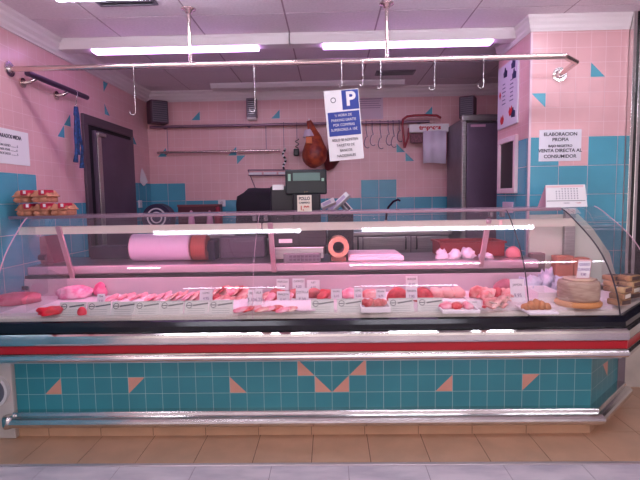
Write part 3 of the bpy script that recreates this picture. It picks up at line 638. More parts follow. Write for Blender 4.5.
# faucet
q = aty(388, 208, 2.45); t = thing('faucet', (q.x, 2.5, BZ), 'dark curved tap above the back counter', 'tap')
m = MB(); e1 = aty(400, 199.5, 2.45); m.tube([(q.x-.02, 2.5, BZ), (q.x-.01, 2.5, q.z-.06), (q.x+.01, 2.49, q.z+.01), (q.x+.06, 2.47, e1.z-.02), (e1.x-.02, 2.45, e1.z), (e1.x, 2.44, e1.z-.015)], .012, n=10); m.build('spout', mat('tap_dark', (70, 50, 80), .25, .8), t)
m = MB(); m.lathe([(0, 0), (.03, 0), (.03, .02), (.016, .03), (.016, .1), (0, .1)], (q.x-.02, 2.5, BZ), n=20); m.build('base', STEEL, t)
# pile of white pads and price books
for i, (px0, py0, px1, py1, a, label) in enumerate(((322, 214, 334, 203, 25, 'small white pad leaning beside the scale'), (329, 216, 349, 199, 42, 'long white pad leaning at an angle right of the scale'), (339, 216, 352, 206, -48, 'white pad with black mark leaning against its neighbours'))):
    cpos = aty((px0+px1)/2, (py0+py1)/2-4.5, .90+.075*i); w = [.10, .17, .12][i]
    m = MB(); w *= 1.15; M = Matrix.Translation(cpos) @ Matrix.Rotation(radians(-a), 4, 'Y') @ Matrix.Rotation(radians(-20), 4, 'X'); m.box(-w/2, w/2, -.03, .03, -.02, .02, 0, .003, M)
    t = thing('paper_pad', cpos, label, 'pad'); m.build('pad_block', WHITE, t)
    m = MB(); m.box(-w/2+.02, w/2-.03, -.032, -.030, -.012, .010, 0, 0, M); m.build('printed_face', INK if i == 2 else mat('pad_lilac', (196, 180, 210), .6), t)
m = MB(); q0, q1 = aty(321, 215, .98), aty(353, 240, .98); m.box(max(q0.x, -.02), q1.x, .875, 1.09, .963, 1.285, 0, .006)
# pads stand in an organiser
tag(m.build('pad_organiser', mat('organiser_black', (30, 24, 34), .5)), 'dark organiser box holding the white pads behind the shelf', 'organiser')
# ---------------------------------------------------------------- black covered mass, scale
WT = .9625
m = MB(); b = bmesh.new(); bmesh.ops.create_cube(b, size=1); bmesh.ops.subdivide_edges(b, edges=list(b.edges), cuts=9, use_grid_fill=True)
xa, xb = -.86, -.31
for v in b.verts:
    c = v.co.copy(); u = (c.x+.5); top = c.z > 0
    taper = 1-.12*(c.z+.5); xx = xa+(xb-xa)*(.5+(c.x)*taper); zz = BZ-.0+(c.z+.5)*(.455*(1-.05*u)-(.08*max(0, .22-u)/.22))
    v.co = Vector((xx+noise.noise(c*5)*.012, 1.72+c.y*.35+noise.noise(c*4+Vector((1, 2, 3)))*.02, zz+noise.noise(c*6)*.012))
m.bm(b, 0, True); M0 = m.build('covered_machine', mat('black_cover', (26, 16, 30), .85, nz=.2, nscale=12))
tag(M0, 'slicing machine under a black cover, left of the scale display', 'machine')
# trolley below the covered machine
t = thing('machine_stand', (-.55, 1.72, 0), 'steel stand under the black covered machine', 'stand')
m = MB(); m.box(-.82, -.28, 1.52, 1.92, 1.0, 1.03, 0, .004); m.build('stand_top', STEEL, t)
for x in (-.80, -.32):
    for y in (1.54, 1.88): m = MB(); m.box(x, x+.03, y, y+.03, 0, 1.0); m.build('leg', STEEL, t)
t = thing('shop_scale', (-.16, .72, WT), 'black electronic shop scale with raised display on the worktop', 'scale')
x0, x1 = aty(276, 253, .56).x, aty(324, 253, .56).x
m = MB(); m.box(x0, x1, .50, .86, WT+.02, WT+.10, 0, .006); m.build('steel_body', STEEL, t)
m = MB(); m.box(x0+.06, x1-.02, .462, .50, WT+.001, WT+.06, 0, .004)
for k in range(8):
    for j in range(2): m.box(x0+.10+.026*k, x0+.12+.026*k, .459, .462, WT+.012+.022*j, WT+.026+.022*j, 1)
m.build('keypad', [DSTEEL, mat('key_grey', (84, 70, 88), .6)], t)
m = MB(); m.box(x0-.01, x1+.02, .49, .86, WT+.10, WT+.225, 0, .012); m.build('printer_housing', mat('scale_black', (30, 26, 36), .4), t)
p = aty(285.5, 241, .485); m = MB(); m.box(p.x-.045, p.x+.045, .484, .489, p.z-.013, p.z+.013, 0); m.build('small_label', WHITE, t)
m = MB(); m.box(-.27, -.07, .72, .80, WT+.22, 1.42, 0, .01); m.build('column', MATS['scale_black'], t)
q0, q1 = aty(285.5, 195, .74), aty(326.5, 169, .74)
m = MB(); m.box(q0.x, q1.x, .74, .82, q0.z, q1.z, 0, .012); o = m.build('display_head', mat('scale_face', (26, 34, 40), .35), t)
m = MB(); r0_, r1_ = aty(293, 181, .738), aty(320, 172.5, .738); m.box(r0_.x, r1_.x, .735, .741, r0_.z, r1_.z, 0, .002); m.build('screen', mat('lcd', (98, 130, 122), .3), t)
m = MB(); 
for a_, b_ in (((288, 181), (290.5, 174)), ((321.5, 181), (324, 178))):
    u0_, u1_ = aty(*a_, .738), aty(*b_, .738); m.box(u0_.x, u1_.x, .736, .741, u0_.z, u1_.z)
m.build('screen_sticker', mat('sticker', (150, 190, 170), .5), t)
text('head_lettering', 'gram', .014, front((q0.x+q1.x)/2, .7395, q0.z+.022), mat('gold_ink', (150, 130, 90), .4), t)
q0, q1 = aty(271, 213, .80), aty(286, 186, .80)
m = MB(); m.box(q0.x, -.20, .78, .92, WT+.22, q1.z, 0, .012); m.build('side_unit', MATS['scale_black'], t)
q0, q1 = aty(272.5, 190, .77), aty(283.5, 184.5, .77); m = MB(); m.box(q0.x, q1.x, .774, .782, q0.z, q1.z); m.build('white_key_label', WHITE, t)
# price card on top shelf in front of scale
p0, p1 = aty(297.5, 213, .30), aty(311.5, 195, .30)
t = thing('price_card', ((p0.x+p1.x)/2, .30, 1.307), 'yellowish price card standing on the top shelf before the scale', 'price card')
m = MB(); m.box(p0.x, p1.x, .298, .301, 1.3065, p1.z, 0); m.build('card', mat('card_cream', (240, 230, 214), .6), t)
text('card_lettering', 'POLLO', .028, front((p0.x+p1.x)/2, .2975, p1.z-.022), INK, t, bold=.0008, sx=.8)
text('card_lettering', 'CAMPERO', .015, front((p0.x+p1.x)/2, .2975, p1.z-.048), INK, t, bold=.0005)
text('red_price', '1,99', .038, front((p0.x+p1.x)/2, .2975, p1.z-.082), mat('price_red', (206, 58, 40), .5), t, bold=.001, sx=.9)
# ---------------------------------------------------------------- things on the worktop
def roll(px0, px1, pyt, pyb, Yc, label, mt, endmt, core=True, ln=None):
    a = aty(px0, (pyt+pyb)/2, Yc); b = aty(px1, (pyt+pyb)/2, Yc); r = (aty(px0, pyt, Yc).z-aty(px0, pyb, Yc).z)/2
    t = thing('paper_roll', ((a.x+b.x)/2, Yc, WT), label, 'paper roll'); zc = WT+r+.001
    m = MB(); m.cyl((a.x, Yc, zc), (1, 0, 0), r, b.x-a.x, n=32); m.build('wound_paper', mt, t)
    m = MB(); m.ring((b.x, Yc, zc), (1, 0, 0), r*.98, r*.35, .008, n=32); m.ring((a.x-.008, Yc, zc), (1, 0, 0), r*.98, r*.35, .008, n=32); m.build('roll_end', endmt, t); return t
roll(135, 191, 235, 262, .66, 'large white paper roll lying on the worktop at the left', mat('roll_white', (204, 180, 204), .7), mat('roll_edge', (200, 168, 184), .7))
roll(194, 207, 236, 261, .66, 'brown paper roll beside the large white one', mat('kraft_brown', (150, 70, 60), .7), mat('kraft_edge', (120, 52, 48), .7))
m = MB(); a = aty(208, 240, .72); b = aty(217, 258, .72); m.box(a.x, b.x, .66, .80, WT, a.z, 0, .004); tag(m.build('dark_box', mat('navy_box', (32, 26, 52), .6)), 'small dark blue box right of the brown paper roll', 'box')
m = MB(); a = aty(220, 237, .80); b = aty(266, 259, .80); m.box(a.x, b.x, .76, .90, WT, a.z, 0, .01); m.box(a.x+.02, b.x-.02, .752, .76, WT+.04, a.z-.03, 0, .003); tag(m.build('steel_tray_stack', mat('grey_tray', (96, 78, 98), .5, .3)), 'dull grey steel container behind the glass left of the scale', 'container')
m = MB(); a = aty(92, 246, .84); b = aty(132, 259, .84); m.box(a.x, b.x, .80, .92, WT, a.z, 0, .008); tag(m.build('dark_crate', mat('crate_dark', (48, 38, 58), .6)), 'dark crate on the worktop before the cold room door', 'crate')
t = roll(6, 22, 235, 261, .60, 'pale roll at the far left end of the worktop', MATS['roll_white'], MATS['roll_edge'])
a = aty(25, 250, .62); b = aty(47, 250, .62); t = thing('film_dispenser', ((a.x+b.x)/2, .68, WT), 'purplish brown film wrapping machine at the left worktop end', 'dispenser')
m = MB(); m.add([(a.x, .60, WT), (b.x+.06, .60, WT), (b.x, .60, aty(40, 236, .62).z), (a.x+.02, .60, aty(26, 240, .62).z), (a.x, .80, WT), (b.x+.06, .80, WT), (b.x, .80, aty(40, 236, .62).z), (a.x+.02, .80, aty(26, 240, .62).z)], [(0, 1, 2, 3), (4, 5, 6, 7), (0, 1, 5, 4), (1, 2, 6, 5), (2, 3, 7, 6), (3, 0, 4, 7)]); m.build('body', mat('dispenser_plum', (128, 82, 96), .5), t)
m = MB(); m.cyl((a.x+.01, .585, WT+.045), (1, 0, 0), .02, b.x-a.x, n=16); m.build('roller', MATS['crate_dark'], t)
# roll seen end on
c = aty(338.5, 247, .50); t = thing('sealing_roll', (c.x, .55, WT), 'orange edged paper roll facing the viewer on the worktop, centre', 'paper roll')
m = MB(); m.ring((c.x, .48, c.z), (0, 1, 0), .070, .036, .17, n=40); m.build('wound_paper', mat('roll_orange', (214, 160, 130), .6, nz=.12, nscale=60, stretch=(1, .1, 1)), t)
m = MB(); m.cyl((c.x, .60, c.z), (0, 1, 0), .0355, .02, n=28); m.ring((c.x, .478, c.z), (0, 1, 0), .0385, .034, .15); m.build('core', mat('core_dark', (74, 48, 66), .6), t)
m = MB(); m.box(c.x-.05, c.x+.05, .49, .65, WT, c.z-.062, 0, .004); m.build('holder', mat('holder_brown', (130, 74, 62), .5), t)
# paper sheets
a = aty(348, 257, .55); b = aty(403, 257, .55)
m = MB(); m.box(a.x, b.x, .50, .78, WT, WT+.030, 0, .006); m.box(a.x+.01, b.x-.02, .51, .80, WT+.030, WT+.042, 0, .005); tag(m.build('paper_stack', mat('paper_pink', (240, 206, 218), .7)), 'flat stack of wrapping paper right of the centre roll', 'paper')
# red crate with handles
a = aty(439, 238, .70); b = aty(520, 250, .70)
def crate(x0, x1, y0, y1, z0, z1, mt, name, label):
    m = MB(); w = .012; fl = .02
    def q(xa, xb, ya, yb, za, zb): m.box(xa, xb, ya, yb, za, zb, 0, .003)
    q(x0, x1, y0, y0+w, z0, z1); q(x0, x1, y1-w, y1, z0, z1); q(x0, x0+w, y0+w, y1-w, z0, z1); q(x1-w, x1, y0+w, y1-w, z0, z1); q(x0+w, x1-w, y0+w, y1-w, z0, z0+w)
    q(x0-.012, x1+.012, y0-.012, y0, z1-.014, z1); q(x0-.012, x1+.012, y1, y1+.012, z1-.014, z1); q(x0-.012, x0, y0, y1, z1-.014, z1); q(x1, x1+.012, y0, y1, z1-.014, z1)
    return tag(m.build(name, mt), label, 'crate')
crate(a.x, 1.22, .66, .92, WT, WT+.105, mat('crate_red', (142, 16, 34), .4), 'red_crate', 'red plastic crate on the worktop at the right')
for i, (px, w) in enumerate(((442, .085), (455, .12), (468, .12), (487, .10))):
    c = aty(px, 254, .56); tag(blob('crumpled_paper', (c.x, .56+.01*i, WT), (w, .08, [.062, .06, .075, .03][i]), mat('crumple', (240, 218, 232), .8), 30+i, rot=i, amp=.5, sc=3), ['leftmost crumpled white paper before the red crate', 'second crumpled white paper from the left before the red crate', 'tallest crumpled white paper before the red crate', 'flat crumpled paper at the right before the red crate'][i], 'paper', 'crumpled papers before the red crate')
c = aty(513, 250, .60); tag(blob('pink_ham_piece', (c.x, .60, WT), (.10, .10, .075), mat('ham_pink', (226, 130, 140), .4), 41, amp=.06), 'round pink cooked ham piece right of the red crate', 'meat')
# ---------------------------------------------------------------- right wall: door cabinet, panels
t = thing('steel_refrigerator', (1.62, 2.25, 0), 'tall dull steel refrigerator in the back right corner', 'refrigerator')
m = MB(); m.box(1.285, 1.95, 2.04, 2.62, .0, 2.13, 0, .008); m.build('cabinet', DSTEEL, t)
m = MB(); m.box(1.325, 1.92, 2.0, 2.038, .12, 2.08, 0, .008); m.build('door', mat('fridge_door', (118, 100, 122), .45, .5, nz=.08, nscale=3), t)
m = MB(); m.box(1.28, 1.318, 1.99, 2.04, .05, 2.10, 0, .004); m.build('bright_edge', STEEL, t)
m = MB(); m.box(1.275, 1.955, 1.985, 2.05, 2.10, 2.16, 0, .008); m.build('top_rim', STEEL, t)
m = MB(); m.box(1.36, 1.50, 1.992, 2.0, 2.045, 2.068, 0); m.build('name_plate', mat('plate', (196, 150, 176), .4), t)
speaker((1.41, 2.28, 2.162), radians(-25), .15, .15, .22, 'dark speaker on top of the tall refrigerator')
# poster board on the return wall
t = thing('poster_board', (RX-.01, 1.1, 1.9), 'white poster with dark bottles and red marks on the right return wall', 'poster')
ya, yb = .885, 1.30; za, zb = 1.915, 2.40
m = MB(); m.box(RX-.016, RX-.002, ya, yb, za, zb, 0, .004); m.build('board', mat('poster_white', (214, 208, 220), .5), t)
RMx = lambda y, z, d=.017: frame((RX-d, y, z), (0, -1, 0), (0, 0, 1))
def flatpoly(pts, M, th, mt, name, par):
    n = len(pts); V = [M @ Vector((x, y, 0)) for x, y in pts]+[M @ Vector((x, y, th)) for x, y in pts]
    return MB().add(V, [tuple(range(n)), tuple(range(n, 2*n))]+[(i, (i+1) % n, n+(i+1) % n, n+i) for i in range(n)]).build(name, mt, par)
for y, z in ((1.13, 2.33), (.97, 2.36), (.95, 2.28), (.96, 2.0)):
    flatpoly([(-.035, -.03), (.035, -.035), (.04, .01), (.01, .02), (.005, .04), (-.012, .04), (-.02, .015), (-.04, .005)], RMx(y, z), .0015, mat('emblem_navy', (40, 44, 84), .5), 'dark_emblem', t)
for y, z in ((1.19, 1.98), (1.01, 2.02)):
    flatpoly([(-.04, 0), (-.02, .035), (.0, .015), (.02, .04), (.04, 0), (.02, -.03), (-.02, -.035)], RMx(y, z), .0015, mat('emblem_red', (206, 30, 44), .5), 'red_emblem', t)
flatpoly([(-.02, 0), (0, .03), (.02, 0), (0, -.03)], RMx(1.24, 2.18), .0015, MATS['emblem_red'], 'red_emblem', t)
for y in (1.16, 1.0):
    for k in range(6):
        m = MB(); z = 2.25-.03*k; w = .05+.012*((k*7) % 3); m.box(RX-.0175, RX-.016, y-w/2, y+w/2, z-.004, z+.004); m.build('printed_line', mat('print_grey2', (120, 116, 140), .6), t)
# framed narrow window / mirror
t = thing('framed_mirror', (RX-.01, 1.07, 1.6), 'narrow dark mirror in a cream frame on the right return wall', 'mirror')
ya, yb = .88, 1.25; za, zb = 1.40, 1.83
m = MB(); fwid = .04; m.box(RX-.03, RX-.002, ya, ya+fwid, za, zb, 0, .004); m.box(RX-.03, RX-.002, yb-fwid, yb, za, zb, 0, .004); m.box(RX-.03, RX-.002, ya+fwid, yb-fwid, za, za+.04, 0, .004); m.box(RX-.03, RX-.002, ya+fwid, yb-fwid, zb-.04, zb, 0, .004); m.build('frame', mat('frame_cream', (226, 200, 206), .5), t)
m = MB(); m.box(RX-.014, RX-.004, ya+fwid, yb-fwid, za+.04, zb-.04, 0); m.build('dark_glass', mat('mirror_dark', (26, 18, 28), .4, 0), t)
p = atx(508.5, 206, RX); m = MB(); m.box(RX-.016, RX-.002, p.y-.11, p.y+.09, p.z-.05, p.z+.032, 0, .004); tag(m.build('switch_plate', mat('plate_pink', (214, 188, 208), .5)), 'pale switch plate under the framed mirror', 'switch')
# sign on the front wall
t = thing('printed_notice', (1.6, FY-.004, 1.72), 'white ELABORACION PROPIA notice taped to the right front wall', 'notice')
m = MB(); m.box(1.458, 1.748, FY-.005, FY-.0016, 1.618, 1.834, 0); m.build('sheet', mat('sheet_white', (226, 222, 232), .7), t)
for s_, z, h in (('ELABORACION', 1.802, .032), ('PROPIA', 1.765, .032), ('BAJO REGISTRO', 1.722, .022), ('VENTA DIRECTA AL', 1.690, .032), ('CONSUMIDOR', 1.650, .032)):
    text('notice_lettering', s_, h, front(1.603, FY-.0065, z), INK, t, bold=.0006, sx=1.05)
# desk calendar on the top shelf
TZ = 1.3062
t = thing('desk_calendar', (1.40, .42, TZ), 'white desk calendar standing on the top shelf at the right', 'calendar')
q0, q1 = aty(546, 207, .40), aty(586.5, 185, .42)
xa, xb = q0.x, q1.x-.0; xa2 = xa+.008
V = [(xa, .40, TZ), (xb, .40, TZ), (xb-.004, .43, TZ+.142), (xa2, .43, TZ+.142), (xa-.01, .50, TZ), (xb-.01, .50, TZ)]
m = MB(); m.add([V[0], V[1], V[2], V[3]], [(0, 1, 2, 3)]); n0 = Vector((0, -1, .21)).normalized()
m.add([tuple(Vector(v)-n0*.003) for v in V[:4]], [(0, 1, 2, 3)]); m.build('front_leaf', WHITE, t)
m = MB(); m.add([V[4], V[5], V[2], V[3]], [(0, 1, 2, 3)]); m.add([tuple(Vector(v)+Vector((0, .003, 0))) for v in (V[4], V[5], V[2], V[3])], [(0, 1, 2, 3)]); m.build('rear_leaf', mat('leaf_pink', (226, 176, 200), .6), t)
CMx = frame(((xa+xb)/2, .4-.001, TZ), (1, 0, 0), (0, .03, .142))
for r_ in range(5):
    for c_ in range(8):
        if r_ == 0 and c_ < 2: continue
        flatpoly([(-.0035, -.003), (.0035, -.003), (.0035, .003), (-.0035, .003)], CMx @ Matrix.Translation((-.06+.019*c_, .118-.0155*r_, .0005)), .0006, mat('cal_ink', (120, 110, 130), .6), 'date_mark', t)
flatpoly([(-.125, -.0015), (.12, -.0015), (.12, .0015), (-.125, .0015)], CMx @ Matrix.Translation((0, .040, .0005)), .0006, INK, 'rule_line', t)
flatpoly([(-.12, -.006), (.115, -.006), (.115, .006), (-.12, .006)], CMx @ Matrix.Translation((0, .134, .0003)), .0006, mat('cal_pink', (236, 200, 204), .6), 'header_band', t)
text('calendar_lettering', 'carnes', .014, CMx @ Matrix.Translation((.0, .026, .001)), MATS['cal_ink'], t)
text('calendar_lettering', '• aves', .014, CMx @ Matrix.Translation((.075, .026, .001)), mat('cal_red', (180, 60, 70), .6), t)
# egg cartons
def egg_carton(c, w, d, h, label, seed):
    t = thing('egg_carton', c, label, 'egg carton', 'egg cartons stacked on the top shelf')
    m = MB(); b = bmesh.new(); bmesh.ops.create_grid(b, x_segments=24, y_segments=16, size=.5)
    top = []
    for v in b.verts:
        u, w_ = v.co.x, v.co.y; e = min(1, (0.5-max(abs(u), abs(w_)))*12)
        z = h*(.62+.30*abs(sin((u+.5)*pi*2))*abs(sin((w_+.5)*pi*3))**.5)*e + h*.5*(1-e)
        v.co = Vector((c[0]+u*w, c[1]+w_*d, c[2]+z))
    m.bm(b, 0, True); m.box(c[0]-w/2+.006, c[0]+w/2-.006, c[1]-d/2+.006, c[1]+d/2-.006, c[2], c[2]+h*.42, 0, .008); m.box(c[0]-w/2-.002, c[0]+w/2+.002, c[1]-d/2-.002, c[1]+d/2+.002, c[2]+h*.42, c[2]+h*.52, 0, .003)
    for k in range(2):
        for s_ in (-1,): m.bm(blobmesh(w*.46, .03, h*.4, seed+k, .05, 1, 2, False), 0, True, Matrix.Translation((c[0]+(k-.5)*w*.5, c[1]-d/2+.008, c[2]+h*.2)))
    m.build('pulp_box', mat('pulp_brown', (206, 138, 108), .85, nz=.15, nscale=25), t)
    m = MB(); m.box(c[0]+w*.02, c[0]+w*.42, c[1]-d/2-.006, c[1]+d/2-.05, c[2]+h*.55, c[2]+h*.95, 0, .006); m.build('red_label', mat('egg_red', (196, 32, 66), .5), t)
    m = MB(); m.box(c[0]+w*.22, c[0]+w*.38, c[1]-d/2-.0075, c[1]-d/2-.006, c[2]+h*.66, c[2]+h*.9, 0); m.build('white_spot', WHITE, t)
ez = [TZ, TZ+.085]
for i, (px, lv) in enumerate(((24, 0), (41, 0), (58.5, 0), (22, 1), (40, 1))):
    x = aty(px, 214, .28).x; egg_carton((x, .35, ez[lv]+.0005), .105, .15, .084, ['lower egg carton at the left end of the stack', 'lower egg carton in the middle of the stack', 'lower egg carton at the right end, uncovered', 'upper egg carton on the left of the stack', 'upper egg carton on the right of the stack'][i], i)
# ---------------------------------------------------------------- meat and goods on the deck
def mm(n, a, b, rough=.35, ns=14, bump=.15): return mat(n, a, rough, c2=b, nscale=ns, bump=bump)
BEEF = mm('beef', (176, 14, 34), (206, 52, 66)); PORK = mm('pork', (232, 104, 132), (246, 184, 198)); FAT = mm('fatty', (250, 214, 218), (224, 96, 122)); CHIC = mm('chicken', (242, 186, 182), (236, 164, 160), ns=5, bump=.05)
MIN = mm('mince', (196, 48, 56), (222, 98, 100), ns=60, bump=.6); RIBS = mm('rib_meat', (206, 54, 70), (246, 196, 188), ns=10); BACON = mm('bacon', (216, 66, 78), (250, 214, 206), ns=10); CURED = mm('cured_meat', (150, 60, 66), (206, 120, 116), ns=8)
FOAM = mat('foam_white', (244, 232, 238), .5); CARDM = mat('card_grey', (218, 222, 216), .6); CARDW = mat('card_white', (244, 238, 244), .6)
def dk(px, py): return atz(px, py, DZ)
def tray(px0, px1, pyn, pyf, label, h=.022, mt=None):
    a = dk(px0, pyn); b = dk(px1, pyn); c = dk((px0+px1)/2, pyf); x0, x1, y0, y1 = a.x, b.x, a.y, c.y
    m = MB(); w = .007; z0 = DZ+.0005
    m.box(x0+.008, x1-.008, y0+.008, y1-.008, z0, z0+.006, 0, .002)
    for (p, q, r, s) in ((x0, x1, y0, y0+w), (x0, x1, y1-w, y1), (x0, x0+w, y0+w, y1-w), (x1-w, x1, y0+w, y1-w)): m.box(p, q, r, s, z0, z0+h, 0, .003)
    tag(m.build('meat_tray', mt or FOAM), label, 'tray'); return x0, x1, y0, y1, z0+.0065
def meat(px, py, w, d, h, mt, label, name='meat_cut', seed=None, rot=0, amp=.22, z=None, cat='meat', group=None, tilt=0, sc=1.6):
    if name == 'meat_cut': w *= 1.3; d *= 1.35; h *= .85; amp *= 1.15
    p = dk(px, py); o = blob(name, (p.x, p.y, z if z is not None else DZ+.0008), (w, d, h), mt, seed if seed is not None else px*.37, rot, amp=amp, tilt=tilt, sc=sc); return tag(o, label, cat, group)
sub = 0
meat(14, 303, .24, .16, .075, mm('beef_pink', (204, 40, 76), (226, 110, 136)), 'long reddish joint of beef at the far left of the case', rot=.2)
meat(50, 314, .10, .07, .05, mat('raw_red', (226, 20, 50), .3, c2=(196, 16, 40)), 'bright red cut at the front left beside the first card', rot=.4, amp=.35)
meat(75, 297, .17, .13, .085, mm('rib_pink', (232, 110, 160), (250, 190, 214), ns=30), 'pink fatty rib rack behind the leftmost card', rot=.2, amp=.35, sc=3)
meat(101, 295, .07, .11, .10, mm('magenta_cut', (226, 60, 130), (240, 130, 170)), 'magenta pork piece right of the fatty rib rack', rot=.5, amp=.35)
# white paper liners
for i, (a0, a1, n_, f_) in enumerate(((98, 128, 309, 299), (128, 160, 308.5, 299), (208, 243, 311, 304), (262, 315, 312, 305))):
    p = dk(a0, n_); q = dk(a1, n_); r = dk((a0+a1)/2, f_); m = MB()
    n = 10; V = []; 
    for u in range(n+1):
        for v in range(5): V.append((p.x+(q.x-p.x)*u/n, p.y+(r.y-p.y)*v/4, DZ+.004+.010*abs(noise.noise(Vector((u*.6+i*9, v*.7, 1))))+.022*(v/4)**2))
    Fs = [(u*5+v, (u+1)*5+v, (u+1)*5+v+1, u*5+v+1) for u in range(n) for v in range(4)]
    V2 = [(x, y, DZ+.0008) for x, y, z in V]; k = len(V)
    m.add(V+V2, Fs+[tuple(j+k for j in f[::-1]) for f in Fs], 0, True)
    tag(m.build('liner_paper', mat('liner_paper', (250, 226, 238), .6)), ['white liner paper right of the fatty rib rack', 'white liner paper behind the fourth round-logo card', 'white liner paper behind the cards left of centre', 'white liner paper along the front at the centre'][i], 'paper')
def slices(pxa, pxb, py, n, w, d, mts, where, lean=.55, seed=0):
    for i in range(n):
        px = pxa+(pxb-pxa)*i/max(1, n-1); p = dk(px, py+[-.8, .7, 0][(i+seed) % 3]); m = MB(); b = bmesh.new(); bmesh.ops.create_icosphere(b, subdivisions=3, radius=1); o_ = Vector((seed*3+i*1.7, seed, i))
        for v in b.verts:
            k = 1+.22*noise.noise(Vector((v.co.x*1.3, v.co.y*1.3, 0))+o_); q = v.co.copy(); v.co = Vector((q.x*w/2*k, q.y*d/2*k, q.z*.009+.006*noise.noise(q*2.5+o_)))
        M = Matrix.Translation((p.x, p.y, DZ+.018+.5*w*sin(lean)*.55)) @ Matrix.Rotation(random.uniform(-.4, .4), 4, 'Z') @ Matrix.Rotation(-lean, 4, 'Y') @ Matrix.Rotation(.25, 4, 'X'); m.bm(b, 0, True, M)
        zmin = min(v[2] for v in m.v); m.v = [(v[0], v[1], v[2]-zmin+DZ+.0008) for v in m.v]
        w_ = 'only' if n == 1 else ORD[i]
        tag(m.build('meat_slice', mts[i % len(mts)], None, (p.x, p.y, DZ)), '%s slice in row of %s' % (w_, where), 'meat', 'meat slices: '+where)
ORD = ['first', 'second', 'third', 'fourth', 'fifth', 'sixth', 'seventh', 'eighth', 'ninth', 'tenth']
slices(112, 130, 301, 3, .085, .11, [PORK, FAT], 'pale pork on the left liner paper', .3, 1)
slices(134, 158, 301, 4, .085, .11, [FAT, PORK], 'fatty pork behind the fourth logo card', .3, 2)
slices(166, 198, 301, 7, .085, .12, [PORK, BACON, PORK, RIBS], 'pink fillets left of the left tall price card', .5, 3)
slices(215, 243, 296, 7, .09, .12, [RIBS, BEEF, RIBS, FAT], 'marbled beef right of the left tall price card', .6, 4)
slices(218, 242, 303, 5, .08, .08, [BACON, RIBS], 'streaky cuts before the marbled beef', .35, 5)
slices(264, 288, 301, 5, .08, .09, [RIBS, PORK, BEEF], 'marbled meat right of the centre glass seam', .5, 6)
slices(240, 290, 312, 8, .085, .055, [PORK, MIN, PORK, BACON], 'flat cutlets along the front at the centre seam', .2, 7)
slices(322, 333, 300, 2, .08, .09, [BEEF, PORK], 'beef left of the second pair of price cards', .6, 8)
slices(482, 506, 299, 5, .09, .10, [RIBS, BACON, BEEF], 'chops right of the chicken breasts', .7, 9)
meat(206, 299, .05, .05, .055, BEEF, 'small dark red beef piece behind the left tall price card', seed=3)
meat(218, 301, .05, .05, .05, BEEF, 'small dark red beef piece right of the left tall price card', seed=4)
for i, px in enumerate((278, 296, 314)):
    meat(px, 297, .11, .10, .058, mm('blood_sausage', (190, 84, 84), (150, 52, 60)), ['left round of sausage under the raised price cards', 'middle round of sausage under the raised price cards', 'right round of sausage under the raised price cards'][i], 'sausage_round', amp=.08, seed=i)
for i, (px, py) in enumerate(((326, 297), (349, 297), (371, 297))):
    meat(px, py, .09, .09, .06, [BEEF, PORK, RIBS][i], ['deep pink meat block between white price cards, left', 'pale pork block between white price cards, middle', 'small marbled block between white price cards, right'][i], seed=i+20, amp=.2)
x0, x1, y0, y1, zt = tray(361, 391, 313, 303, 'white foam tray of red minced meat at the front centre', .03)
m = MB(); P = [(x0+.014+(x1-x0-.028)*i/10, (y0+y1)/2+.01*sin(i*1.7), zt+.022+.004*sin(i*2.1)) for i in range(11)]; m.tube(P, [.014, .020, .022, .020, .024, .022, .020, .023, .021, .022, .012], n=12); tag(m.build('minced_meat', MIN), 'red mince heaped along the white foam tray', 'meat')
def dome(px, lab):
    p = dk(px, 302); m = MB(); r = .068; pr_ = [(r*cos(a), .078*sin(a)) for a in [pi/2*i/10 for i in range(11)]]; m.lathe([(0, 0)]+pr_, (p.x, p.y+.05, DZ+.0008), n=28); tag(m.build('mince_mound', mat('mince_dark', (178, 22, 44), .4, c2=(206, 50, 62), nscale=70, bump=.5)), lab, 'meat')
dome(399, 'left half-round mound of dark red mince'); dome(424, 'right half-round mound of dark red mince')
x0, x1, y0, y1, zt = tray(437, 471, 304, 292, 'white foam tray holding three chicken breasts', .016)
for i in range(3):
    x = x0+.032+(x1-x0-.064)*i/2; o = blob('chicken_breast', (x, (y0+y1)/2, zt+.0005), (.085, .12, .06), CHIC, 50+i, .35, amp=.1); tag(o, ['left chicken breast in the foam tray', 'middle chicken breast in the foam tray', 'right chicken breast in the foam tray'][i], 'meat', 'chicken breasts in the tray')
x0, x1, y0, y1, zt = tray(443, 481, 314, 305, 'white foam tray of pork steaks at the front right of centre', .018)
for i in range(3):
    x = x0+.04+(x1-x0-.08)*i/2; o = blob('pork_steak', (x, (y0+y1)/2, zt+.0005), (.085, .055, .034), [PORK, MIN, PORK][i], 60+i, i*.9, amp=.25); tag(o, ['left pork steak in the front tray', 'redder middle steak in the front tray', 'right pork steak in the front tray'][i], 'meat')
for i, (px, py, h, rot, mt) in enumerate(((478, 297, .07, .3, RIBS), (487, 300, .06, 1.1, BACON), (492, 305, .045, .5, RIBS))):
    meat(px, py, .12, .07, h, mt, ['upright pork chop right of the chicken tray', 'second pork chop leaning right of the first', 'front pork chop before the bacon strips'][i], 'pork_chop', seed=70+i, rot=rot, amp=.25)
